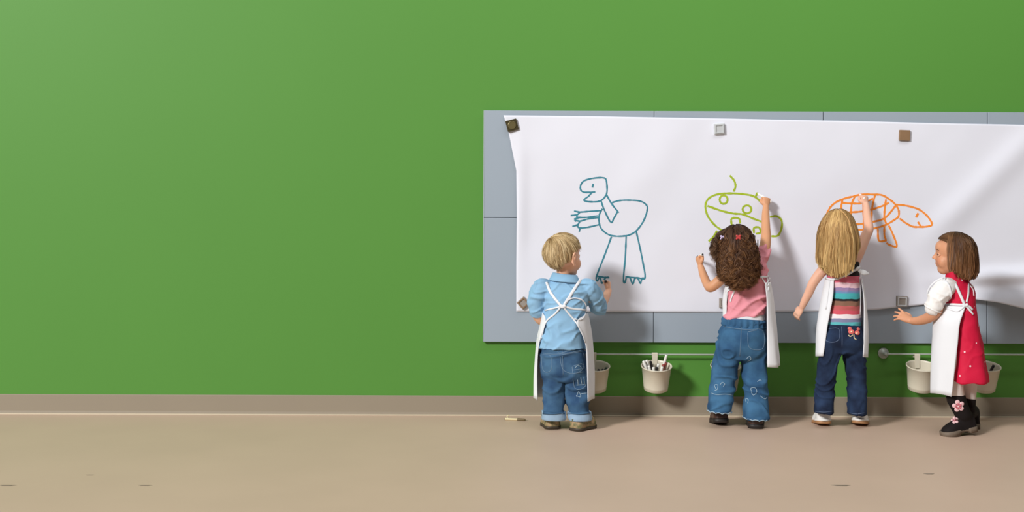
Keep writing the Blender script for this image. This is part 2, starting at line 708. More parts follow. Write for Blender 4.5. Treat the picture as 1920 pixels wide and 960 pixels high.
M_TEAL = mat('teal_crayon', (58, 128, 145), rough=0.8, vary=0.35, vscale=30)
M_LIME = mat('lime_crayon', (160, 182, 40), rough=0.8, vary=0.25, vscale=30)
M_ORANGE = mat('orange_crayon', (238, 140, 52), rough=0.8, vary=0.18, vscale=30)
strokes('dinosaur_drawing', [
    D1((225, 200), (135, 200), (112, 165), (135, 120), (200, 98), (285, 93), (308, 120), (310, 210), (270, 262), (210, 274), (140, 264), (175, 230), (200, 203)),
    [3.6] + D1((208, 138), (206, 152), (203, 166)),
    D1((310, 222), (345, 285), (400, 355)), D1((268, 265), (290, 330), (340, 426), (365, 395), (390, 350)),
    D1((350, 280), (400, 265), (470, 261), (560, 268), (610, 300), (612, 345), (585, 420), (535, 488), (480, 522), (400, 532), (325, 520), (270, 475), (252, 420), (255, 370), (278, 325)),
    D1((268, 340), (190, 344), (110, 350), (65, 342)), D1((110, 350), (88, 370), (40, 376)), D1((88, 370), (92, 388), (160, 390), (245, 378)),
    D1((245, 392), (170, 402), (110, 418), (66, 408)), D1((66, 402), (105, 392)), D1((110, 418), (92, 445), (52, 458)), D1((92, 440), (100, 468), (160, 466), (250, 446)), D1((110, 468), (104, 498)), D1((70, 420), (86, 412)),
    D1((346, 535), (300, 660), (235, 830), (240, 866), (258, 838), (275, 884), (300, 846), (325, 838)), D1((235, 830), (280, 838), (330, 842)),
    D1((456, 532), (450, 680), (436, 850), (447, 880), (460, 838), (485, 845), (505, 890), (522, 848), (545, 850), (562, 885), (575, 848), (594, 848)),
    D1((530, 490), (558, 610), (582, 730), (597, 845), (540, 843), (450, 836)),
], 3.2, M_TEAL, 'teal crayon drawing of a long-legged dinosaur')
strokes('frog_drawing', [
    D2((440, 80), (455, 40), (445, -5), (410, -46)),
    D2((660, 165), (600, 118), (520, 100), (420, 94), (320, 100), (250, 130), (220, 185), (235, 265), (290, 340), (360, 392)),
    D2((235, 192), (350, 232), (440, 252), (510, 258), (590, 290), (665, 318)),
    D2(*[(362 + 31 * math.cos(k * .5), 143 + 33 * math.sin(k * .5)) for k in range(14)]), D2(*[(545 + 34 * math.cos(k * .5), 219 + 31 * math.sin(k * .5)) for k in range(14)]),
    D2((425, 345), (425, 292), (480, 290), (492, 330)), D2((600, 405), (600, 365), (640, 362), (650, 400), (615, 410)),
    D2((310, 385), (285, 430), (245, 470)), D2((612, 120), (628, 88)),
    D2((725, 278), (775, 272), (815, 305), (815, 370), (785, 425), (735, 430)),
], 3.9, M_LIME, 'lime green crayon drawing of a frog with round eyes')
strokes('turtle_drawing', [
    D3((330, 560), (360, 450), (430, 360), (540, 300), (680, 262), (800, 236), (930, 236), (1050, 244), (1150, 300), (1225, 365), (1268, 440), (1265, 520), (1210, 565), (1110, 625), (960, 672), (830, 690), (700, 690), (520, 690), (380, 660), (330, 560)),
    D3((545, 305), (530, 400), (540, 520)), D3((705, 262), (665, 360), (655, 520), (665, 690)), D3((800, 236), (815, 400), (820, 690)), D3((965, 240), (930, 400), (920, 560), (935, 680)), D3((1105, 300), (1090, 420), (1085, 540), (1115, 630)),
    D3((540, 345), (680, 352), (800, 348), (940, 290)), D3((500, 470), (680, 465), (820, 452), (940, 425), (1090, 372), (1140, 340)), D3((480, 612), (700, 620), (830, 612), (930, 592), (1070, 552), (1150, 480), (1230, 380)),
    D3((1225, 368), (1320, 374), (1430, 396), (1540, 436), (1640, 520), (1698, 620), (1640, 648), (1540, 655), (1450, 650), (1360, 605), (1280, 545)),
    [4.6] + D3((1492, 530), (1504, 508), (1520, 478)), D3((1515, 590), (1555, 650)),
    D3((1000, 680), (1015, 830), (1115, 828)), D3((1085, 650), (1085, 760), (1108, 830)), D3((1140, 635), (1190, 740), (1245, 900), (1160, 890), (1110, 860)),
], 3.8, M_ORANGE, 'orange crayon drawing of a turtle with a gridded shell')

# ------------------------------------------------------------------ magnets
M_DKMAG = mat('dark_bronze', (84, 76, 52), rough=0.35, vary=0.15, metal=0.6)
M_OLIVE = mat('olive_metal', (110, 100, 66), rough=0.4, vary=0.1, metal=0.5)
M_SILV = mat('silver_metal', (206, 210, 212), rough=0.35, vary=0.08, metal=0.25)
M_BRN = mat('brown_magnet', (136, 108, 80), rough=0.5, vary=0.15)
M_GREYM = mat('grey_magnet', (150, 142, 134), rough=0.45, vary=0.2, vscale=80)
for (x, y, s, rot, m, m2, lab) in (
        (960, 235, 21, 15, M_DKMAG, M_OLIVE, 'dark bronze square magnet with a round face at the top left paper corner'),
        (1348, 242, 20, 3, M_SILV, M_SILV, 'bright silver square magnet with a recessed face above the frog drawing'),
        (1695, 254, 20, -2, M_BRN, M_BRN, 'plain brown square magnet above the turtle drawing'),
        (981, 568, 18, 42, M_GREYM, M_BRN, 'greyish square magnet turned on its corner beside the boy'),
        (1357, 568, 18, 0, M_GREYM, M_GREYM, 'grey square magnet at the paper bottom behind the curly haired girl'),
        (1690, 565, 20, -2, M_GREYM, M_SILV, 'grey square magnet above the hand of the girl in red')):
    c, n = on(BP, x, y, 0.0005)
    h = s / 2 * mpp(0.03)
    t = thing('square_magnet', c, lab, 'magnet', 'square magnets on the paper')
    Mx = Matrix.Rotation(RAD(-rot), 3, 'Y')

    def tr(mb, c=c, Mx=Mx):
        mb.v = [tuple(c + Mx @ Vector(p)) for p in mb.v]
        return mb
    obj('body', tr(MB().box((-h, -0.012, -h), (h, 0.004, h), 0.002)), m, t, smooth=False)
    if 'round' in lab:
        k = MB().rings([[(h * 0.72 * math.cos(a) * r, y_, h * 0.72 * math.sin(a) * r) for a in [2 * math.pi * j / 24 for j in range(24)]] for r, y_ in ((1, -0.011), (1, -0.0145), (0.9, -0.0152), (0.86, -0.0135), (0.2, -0.0135))])
        obj('round_face', tr(k), m2, t, smooth=False)
    elif 'plain' not in lab:
        k = MB()
        for lo, hi in (((-.85, -.85), (.85, -.62)), ((-.85, .62), (.85, .85)), ((-.85, -.62), (-.62, .62)), ((.62, -.62), (.85, .62))):
            k.box((lo[0] * h, -0.0155, lo[1] * h), (hi[0] * h, -0.0115, hi[1] * h))
        obj('raised_rim', tr(k), m2, t, smooth=False)

# ------------------------------------------------------------------ rails, buckets, pens
M_RAIL = mat('brushed_rail', (176, 182, 174), rough=0.5, metal=0.3, vary=0.05)
M_BUCKET = mat('cream_enamel', (208, 201, 182), rough=0.35, vary=0.03, vscale=6, spec=0.5)
RD = 0.042
for (x0, x1, yl, lab, flx) in ((1068, 1405, 664, 'thin steel rail on the wall between the boy and the curly haired girl', (1068, 1405)),
                               (1661, 2080, 664, 'thin steel rail with a round flange beside the girl in red', (1661, 2080))):
    a, b_ = P(x0, yl, RD), P(x1, yl, RD)
    b_.z = a.z
    t = thing('wall_rail', a, lab, 'rail', 'bucket rails')
    obj('bar', MB().tube([a, b_], 0.0045, n=10), M_RAIL, t)
    for e in (a, b_):
        fl = MB().rings([[(e.x + r * math.cos(q), y_, e.z + r * math.sin(q)) for q in [2 * math.pi * j / 20 for j in range(20)]] for r, y_ in ((0.027, 0.0), (0.027, -0.007), (0.025, -0.010), (0.009, -0.011), (0.009, -RD - 0.004), (0.005, -RD - 0.008))])
        obj('flange', fl, M_RAIL, t)
RZ = P(1231, 664, RD).z
TILT = RAD(13)
BR = 0.0745


def bucket(px, lab):
    x = P(px, 690, 0.120).x
    c = Vector((x, -0.122, P(px, 686, 0.122).z))
    ax = Vector((0, -math.sin(TILT), math.cos(TILT)))
    u = Vector((1, 0, 0))
    v = ax.cross(u)
    t = thing('hanging_bucket', c - ax * 0.123, lab, 'bucket', 'cream buckets hung on the rails')

    def ring(r, h):
        return [tuple(c + ax * h + u * r * math.cos(q) + v * r * math.sin(q)) for q in [2 * math.pi * j / 40 for j in range(40)]]
    prof = [(0.02, -0.121), (0.054, -0.121), (0.058, -0.118), (0.0592, -0.105), (0.0602, -0.1035), (0.0598, -0.101), (0.0712, -0.006), (0.0745, -0.004), (0.0755, 0.0), (0.074, 0.0025), (0.0715, 0.001), (0.0695, -0.006), (0.0575, -0.11), (0.0555, -0.1165), (0.02, -0.117)]
    mb = MB().rings([ring(r, h) for r, h in prof])
    obj('pail', mb, M_BUCKET, t)
    hw = 0.0135
    y0 = c.y + BR - 0.004
    pth = [(y0 - 0.004, c.z - 0.02), (y0 - 0.004, RZ + 0.004), (y0 + 0.0, RZ + 0.0065), (-RD + 0.004, RZ + 0.0065), (-RD + 0.0075, RZ + 0.002), (-RD + 0.0075, RZ - 0.012)]
    R = []
    for i, (y, z) in enumerate(pth):
        a = np.array(pth[max(0, i - 1)])
        b_ = np.array(pth[min(len(pth) - 1, i + 1)])
        tt = (b_ - a) / np.linalg.norm(b_ - a)
        nn = np.array((-tt[1], tt[0])) * 0.0013
        k = hw * (0.8 if i == 0 else 1)
        R.append([(x - k, y + nn[0], z + nn[1]), (x + k, y + nn[0], z + nn[1]), (x + k, y - nn[0], z - nn[1]), (x - k, y - nn[0], z - nn[1])])
    obj('hook', MB().rings(R), M_BUCKET, t, smooth=False)
    return c, ax, u, v


M_PWHITE = mat('white_plastic', (232, 230, 224), rough=0.4, vary=0.03)
M_PBLACK = mat('black_plastic', (34, 30, 32), rough=0.4, vary=0.1)
M_PRED = mat('maroon_plastic', (140, 62, 58), rough=0.45, vary=0.1)
M_PLIME = mat('lime_plastic', (190, 205, 110), rough=0.4, vary=0.08)
M_PGREEN = mat('dark_green_plastic', (60, 76, 62), rough=0.45, vary=0.1)


def pen(a, b, mb_, mc, lab, r=0.0058, name='marker_pen', group=None, tip=None):
    """pen from its butt a to its nib b: barrel, collar, cap or nib"""
    a, b = Vector(a), Vector(b)
    t = thing(name, b if b.z < a.z else a, lab, 'marker', group)
    ax = (b - a)
    obj('barrel', MB().tube([a + ax * 0.03, a + ax * 0.64], r, n=12, sub=2), mb_, t)
    obj('butt_plug', MB().tube([a, a + ax * 0.05], [r * 0.8, r * 0.85], n=12, sub=2), mc, t)
    if tip is None:
        obj('cap', MB().tube([a + ax * 0.62, a + ax * 0.97, b], [r * 1.12, r * 1.05, r * 0.8], n=12, sub=2), mc, t)
    else:
        obj('collar', MB().tube([a + ax * 0.64, a + ax * 0.84, a + ax * 0.93], [r * 0.95, r * 0.7, r * 0.45], n=12, sub=2), mb_, t)
        obj('nib', MB().tube([a + ax * 0.92, b], [r * 0.4, r * 0.3], n=8, sub=2), tip, t)
    return t


def fill(B, items):
    c, ax, u, v = B
    for (bx, by, tx, ty, th, m1, m2, lab) in items:
        bot = c + ax * -0.106 + u * bx * 0.045 + v * by * 0.045
        top = c + ax * th + u * tx * 0.064 + v * ty * 0.064
        pen(bot, top, m1, m2, lab, r=0.0062, group='pens standing in the buckets')


# v points away from the wall or to it: resolved so that +ty leans to the wall
B1 = bucket(1115, 'cream bucket hanging just right of the boy, half behind his apron')
B2 = bucket(1231, 'cream bucket crammed with pens, hanging free between boy and curly haired girl')
B3 = bucket(1361, 'cream bucket seen between the legs of the curly haired girl')
B4 = bucket(1729, 'cream bucket hanging next to the round rail flange')
B5 = bucket(1846, 'cream bucket hanging behind the skirt of the girl in red')
fill(B1, [(-.2, -.3, .30, -.25, -.012, M_PGREEN, M_PBLACK, 'black capped pen leaning left in the bucket beside the boy'),
          (.1, .1, .62, -.1, -.016, M_PBLACK, M_PBLACK, 'all black pen in the middle of the bucket beside the boy'),
          (.2, .5, .92, .1, -.012, M_PGREEN, M_PGREEN, 'dark green pen against the right rim of the bucket beside the boy')])
fill(B2, [(-.3, 0, -.98, .25, .018, M_PWHITE, M_PWHITE, 'white pen leaning over the left rim of the crammed bucket'),
          (-.15, .5, -.72, .5, .016, M_PWHITE, M_PWHITE, 'white pen second from the left rim of the crammed bucket'),
          (-.2, -.2, -.62, -.2, .004, M_PWHITE, M_PWHITE, 'short white pen low at the left in the crammed bucket'),
          (.1, .7, -.42, .45, .012, M_PGREEN, M_PBLACK, 'dark green pen at the back left of the crammed bucket'),
          (-.1, -.5, -.3, -.5, .004, M_PWHITE, M_PWHITE, 'white pen at the front left of the crammed bucket'),
          (.2, -.2, -.05, -.4, .002, M_PBLACK, M_PBLACK, 'black pen in the front middle of the crammed bucket'),
          (-.3, .1, .13, -.1, .012, M_PWHITE, M_PWHITE, 'white pen in the centre of the crammed bucket'),
          (.1, -.6, .36, -.45, .006, M_PWHITE, M_PWHITE, 'white pen at the front right of the crammed bucket'),
          (.4, 0, .52, .05, .006, M_PRED, M_PRED, 'maroon pen right of centre in the crammed bucket'),
          (.0, .5, .72, .1, .012, M_PBLACK, M_PRED, 'red-brown capped pen near the right rim of the crammed bucket'),
          (.35, .6, .80, .58, .042, M_PRED, M_PWHITE, 'tall red pen with white cap at the right of the crammed bucket')])
fill(B3, [(-.2, 0, -.98, .15, .024, M_PLIME, M_PLIME, 'pale lime pen at the left rim of the bucket behind the curly haired girl'),
          (-.5, -.2, -.9, -.2, .008, M_PWHITE, M_PLIME, 'white pen low at the left rim of the bucket behind the curly haired girl'),
          (.3, 0, .82, -.1, .014, M_PRED, M_PRED, 'red pen seen between the legs of the curly haired girl')])
fill(B5, [(.0, 0, .8, .25, -.002, M_PBLACK, M_PBLACK, 'black pen in the bucket behind the red skirt')])

# pen lying on the floor left of the boy
a, b_ = F(947, 788), F(985, 789.5)
M_PCREAM = mat('cream_plastic', (224, 212, 170), rough=0.45, vary=0.08)
a.z = b_.z = 0.0064
t = pen(a, b_, M_PCREAM, mat('dull_bronze_plastic', (112, 96, 66), rough=0.5), 'cream pen lying on the floor at the foot of the wall', r=0.0055)
obj('clip', MB().tube([a + Vector((0.012, 0, 0.004)), a + Vector((0.011, 0.004, 0.014)), a + Vector((0.018, 0.004, 0.016))], 0.0026, n=8), M_PCREAM, t)


# ------------------------------------------------------------------ people: shared builders
class Head:
    def __init__(self, px, py, d, yaw, pitch=0.0, roll=0.0, s=1.0):
        """yaw 0 faces the wall, positive turns to the picture's right; pitch up"""
        self.c = P(px, py, d)
        self.s = s
        self.M = Matrix.Rotation(math.pi / 2 - yaw, 3, 'Z') @ Matrix.Rotation(-pitch, 3, 'Y') @ Matrix.Rotation(roll, 3, 'X')
        self.A = np.array(self.M)
        self.C = np.array(self.c)

    def w(self, p):
        return self.c + self.M @ (Vector(p) * self.s)

    def local(self, p):
        return ((p - self.C) @ self.A) / self.s

    def build(self, mb, ears=True):
        s, M = self.s, self.M

        def E(c, a, b, h, R=None):
            mb.ell(self.w(c), a * s, b * s, h * s, M @ R if R else M, 26, 18)
        E((-0.006, 0, 0.028), 0.086, 0.071, 0.077)
        E((0.026, 0, -0.022), 0.056, 0.056, 0.066)
        E((0.044, 0, -0.066), 0.030, 0.032, 0.027)
        E((0.058, 0, 0.038), 0.026, 0.045, 0.034)
        for k in (-1, 1):
            E((0.043, 0.031 * k, -0.030), 0.031, 0.026, 0.032)
            # ears
            R = Matrix.Rotation(RAD(18) * k, 3, 'Z') @ Matrix.Rotation(RAD(12), 3, 'Y')
            E((-0.006, 0.066 * k, -0.008), 0.012, 0.009, 0.018, R)
            if not ears:
                continue
            pts = [(0.006, 0.070 * k, -0.029), (-0.005, 0.076 * k, -0.034), (-0.017, 0.083 * k, -0.020), (-0.026, 0.089 * k, 0.003), (-0.021, 0.090 * k, 0.020), (-0.006, 0.084 * k, 0.025), (0.008, 0.075 * k, 0.013)]
            mb.tube([self.w(p) for p in pts], [0.0052 * s] * 7, n=8)
            E((-0.009, 0.077 * k, -0.004), 0.013, 0.006, 0.023, R)
            pts = [(-0.012, 0.073 * k, -0.015), (-0.012, 0.076 * k, 0.0), (-0.008, 0.076 * k, 0.012)]
            mb.tube([self.w(p) for p in pts], [0.006 * s] * 3, n=8)
        # nose, lips
        mb.tube([self.w(p) for p in ((0.074, 0, 0.020), (0.0815, 0, 0.002), (0.0925, 0, -0.0125))], [0.007 * s, 0.0068 * s, 0.0072 * s], n=12)
        for k in (-1, 1):
            E((0.084, 0.0078 * k, -0.0165), 0.008, 0.0055, 0.005)
        E((0.0755, 0, -0.0370), 0.0085, 0.0145, 0.0045)
        E((0.0735, 0, -0.0460), 0.0080, 0.0125, 0.005)
        E((0.068, 0, -0.040), 0.014, 0.021, 0.017)
        return self

    def tint(self, me, lips=(0.92, 0.66, 0.64), blush=(1.0, 0.86, 0.84)):
        c = self.local(coords(me))
        col = np.ones((len(c), 4))
        for ctr, rad, t in (((0.083, 0, -0.042), (0.012, 0.017, 0.0085), lips), ((0.07, 0.034, -0.028), (0.03, 0.022, 0.018), blush), ((0.07, -0.034, -0.028), (0.03, 0.022, 0.018), blush)):
            r = np.linalg.norm((c - np.array(ctr)) / np.array(rad), axis=1)
            wgt = np.clip((1.15 - r) / 0.35, 0, 1)[:, None]
            col[:, :3] = col[:, :3] * (1 - wgt) + np.array(t) * wgt
        a = me.color_attributes.new('Tint', 'FLOAT_COLOR', 'POINT')
        a.data.foreach_set('color', np.ascontiguousarray(col, np.float32).ravel())

    def eyes(self, parent, iris, brow, lid):
        for k in (-1, 1):
            c = self.w((0.0605, 0.030 * k, 0.003))
            e = obj('eyeball', MB().ell(c, 0.0098 * self.s, 0.0105 * self.s, 0.0090 * self.s, self.M, 20, 14), M_EYE, parent)
            c2 = self.w((0.0660, 0.0308 * k, 0.003))
            obj('iris', MB().ell(c2, 0.0058 * self.s, 0.0066 * self.s, 0.0068 * self.s, self.M, 14, 10), iris, e)
            for z, r, nm in ((0.0100, 0.0038, 'upper_eyelid'), (-0.0040, 0.0028, 'lower_eyelid')):
                pts = [(0.0665, 0.019 * k, 0.002), (0.0700, 0.025 * k, z * 0.85), (0.0680, 0.034 * k, z * .9), (0.0590, 0.0415 * k, 0.002)]
                obj(nm, MB().tube([self.w(p) for p in pts], r * self.s, n=8), lid, parent)
            pts = [(0.0685, 0.019 * k, 0.003), (0.0735, 0.026 * k, 0.0062), (0.0715, 0.035 * k, 0.0060), (0.0600, 0.0435 * k, 0.002)]
            obj('eyelashes', MB().tube([self.w(p) for p in pts], 0.0012 * self.s, n=6), M_LASH, parent)
            pts = [(0.0780, 0.015 * k, 0.0260), (0.0755, 0.028 * k, 0.0290), (0.0660, 0.043 * k, 0.0245)]
            obj('eyebrow', MB().tube([self.w(p) for p in pts], [0.0018 * self.s, 0.0020 * self.s, 0.001 * self.s], n=8), brow, parent)


M_EYE = mat('eye_white', (236, 232, 226), rough=0.15, vary=0.02)
M_IRIS = mat('brown_iris', (40, 24, 16), rough=0.1, vary=0.1)
M_IRISB = mat('blue_iris', (70, 100, 130), rough=0.1, vary=0.1)
M_LASH = mat('dark_lash', (30, 20, 16), rough=0.6)


def hand(mb, wrist, a, n, right, s=1.0, curl=(70, 80, 50), spread=0.0, thumb=0.0, twist=None, curls=None):
    """palm, four unequal jointed fingers and a thumb; a = towards fingers, n = palm side"""
    wrist, a, n = Vector(wrist), Vector(a).normalized(), Vector(n)
    n = (n - a * n.dot(a)).normalized()
    t = a.cross(n) if right else n.cross(a)

    def L(x, y, z):
        return wrist + (a * x + t * y + n * z) * s
    R = []
    for x, w, h, z in ((-0.012, 0.0145, 0.012, 0), (0.0, 0.0148, 0.0118, 0), (0.014, 0.0185, 0.0125, 0.001), (0.030, 0.0225, 0.0118, 0.001), (0.045, 0.0232, 0.0098, 0), (0.051, 0.020, 0.007, 0)):
        R.append([tuple(L(x, w * math.cos(q), z + h * math.sin(q))) for q in [2 * math.pi * j / 16 for j in range(16)]])
    mb.rings(R)
    mb.ell(L(0.020, 0.013, 0.006), 0.014 * s, 0.010 * s, 0.010 * s)
    for i, (y, ln, r) in enumerate(((0.0172, 0.036, 0.0062), (0.0058, 0.041, 0.0064), (-0.0058, 0.038, 0.0061), (-0.0168, 0.030, 0.0054))):
        p = L(0.046, y, 0)
        ang = 0
        sp = RAD(spread) * (1.5 - i) / 1.5
        cu = curls[i] if curls else curl
        pts, rr = [p], [r]
        for c, f, q in zip(cu, (0.44, 0.31, 0.25), (0.97, 0.88, 0.78)):
            ang += RAD(c)
            dd = (a * math.cos(ang) + n * math.sin(ang)) * math.cos(sp) + t * math.sin(sp)
            mid = p + dd * (ln * s * f * 0.55)
            p = p + dd * (ln * s * f)
            pts += [mid, p]
            rr += [r * q * 0.96, r * q]
        mb.tube(pts, [x * s for x in rr], n=10, sub=3)
    th = thumb
    p0 = L(0.012, 0.012, 0.004)
    p1 = L(0.026, 0.024 + 0.006 * (1 - th), 0.010 + 0.004 * th)
    p2 = L(0.042, 0.026 + 0.010 * (1 - th) - 0.008 * th, 0.013 + 0.010 * th)
    p3 = L(0.053, 0.028 + 0.012 * (1 - th) - 0.020 * th, 0.014 + 0.014 * th)
    mb.tube([p0, p1, p2, p3], [0.0085 * s, 0.0078 * s, 0.0070 * s, 0.0056 * s], n=10)
    return L(0.052, 0, 0.020), a, n, t


def shoe(parent, heel, yaw, L, Wd, H, sole_h, m_up, m_sole, name='shoe', pitch=0.0, low=False, fat=1.0, opening=True):
    """yaw = direction of the toe in the plane (0 = +X). Returns placement matrix"""
    hw = [(0, .40), (.06, .72), (.18, .86), (.35, .84), (.5, .9), (.68, 1.0), (.82, .94), (.93, .70), (1.0, .30)]
    hh = [(0, .62), (.06, .95), (.18, 1.0), (.35, .98), (.5, .84), (.68, .66), (.82, .56), (.93, .42), (1.0, .2)]
    if low:
        hh = [(0, .55), (.06, .82), (.18, .9), (.35, .86), (.5, .88), (.68, .8), (.82, .7), (.93, .5), (1.0, .25)]
    ball = Vector((L * 0.7, 0, 0))
    T = Matrix.Translation(heel) @ Matrix.Rotation(yaw, 4, 'Z') @ Matrix.Translation(ball) @ Matrix.Rotation(pitch, 4, 'Y') @ Matrix.Translation(-ball)
    up, so = MB(), MB()
    R1, R2 = [], []
    n = 24
    for t, w, h in cr([(a[0], a[1], b[1]) for a, b in zip(hw, hh)], 3):
        w, h = abs(w) * Wd / 2 * fat, abs(h) * H
        r1, r2 = [], []
        for j in range(n):
            q = 2 * math.pi * j / n
            c, s_ = math.cos(q), math.sin(q)
            yy = w * math.copysign(abs(c) ** 0.8, c)
            r1.append(tuple(T @ Vector((t * L, yy * (1 - 0.18 * max(0, s_) ** 2), sole_h * 0.7 + (h * abs(s_) ** 0.75 if s_ > 0 else -0.003 * abs(s_))))))
            r2.append(tuple(T @ Vector((t * L * 1.02 - 0.01 * L, yy * 1.06, (sole_h if s_ > 0 else sole_h * 0.02)))))
        R1.append(r1)
        R2.append(r2)
    sh = bpy.data.objects.new(name, None)
    COL.objects.link(sh)
    sh.empty_display_size = 0.02
    sh.location = heel
    par_to(sh, parent)
    obj('upper', up.rings(R1), m_up, sh)
    obj('sole', so.rings(R2), m_sole, sh)
    return sh, T


def apron(rows, name='apron', parent=None, seed=0.0, n=72, sub=7, wav=0.006):
    """cloth wrapped round the front; rows (py, centre px, outer left, outer right, edge left, edge right, d, depth radius, phi)"""
    a = cr(rows, sub)
    V = []
    for k, (py, cx, oL, oR, eL, eR, d, rf, phi) in enumerate(a):
        c = P(cx, py, d)
        k1 = mpp(d)
        rl, rr = (cx - oL) * k1, (oR - cx) * k1
        wl = math.pi / 2 + math.acos(max(-1, min(1, (cx - eL) / max(1e-6, cx - oL))))
        wr = math.pi / 2 + math.acos(max(-1, min(1, (eR - cx) / max(1e-6, oR - cx))))
        v = k / (len(a) - 1)
        for j in range(n):
            u = j / (n - 1)
            th = -wl + (wl + wr) * u       # 0 = front, negative = left
            rs = rl if th < 0 else rr
            bump = 1 + wav / 0.1 * v * (math.sin(th * 5 + seed) + 0.5 * math.sin(th * 11 + 2 * seed + v * 3))
            x, y = rs * math.sin(th) * bump, rf * math.cos(th) * bump
            cp_, sp_ = math.cos(phi), math.sin(phi)
            V.append((c.x + x * cp_ - y * sp_, c.y + x * sp_ + y * cp_, c.z + 0.004 * v * math.sin(th * 4 + seed)))
    m = len(a)
    idx = np.arange(m * n).reshape(m, n)
    Q = np.stack([idx[:-1, :-1], idx[1:, :-1], idx[1:, 1:], idx[:-1, 1:]], -1).reshape(-1, 4)
    me = np_mesh(name, np.array(V), Q)
    c = coords(me)
    nn = normals(me)
    dv = 0.0025 * vnoise(np.stack([c[:, 0] * 30, c[:, 1] * 30, c[:, 2] * 8 + seed], 1))
    set_coords(me, c + nn * dv[:, None])
    o = obj(name, me, M_APRON, parent)
    md = o.modifiers.new('cloth', 'SOLIDIFY')
    md.thickness = 0.002
    return o, me


M_APRON = mat('white_apron_cloth', (226, 228, 232), rough=0.8, vary=0.02, vscale=12, bump=0.2, bscale=700, spec=0.2)


def scalp(head, nroot, mask, rng, lo=(-1, -1, -1)):
    """random roots on the cranium (head-local) where mask holds"""
    out = []
    while len(out) < nroot:
        q = rng.normal(size=(nroot * 3, 3))
        q /= np.linalg.norm(q, axis=1)[:, None]
        q = q[mask(q)]
        out += list(q)
    q = np.array(out[:nroot])
    return q


CR_C = np.array((-0.006, 0, 0.028))
CR_R = np.array((0.088, 0.073, 0.079))


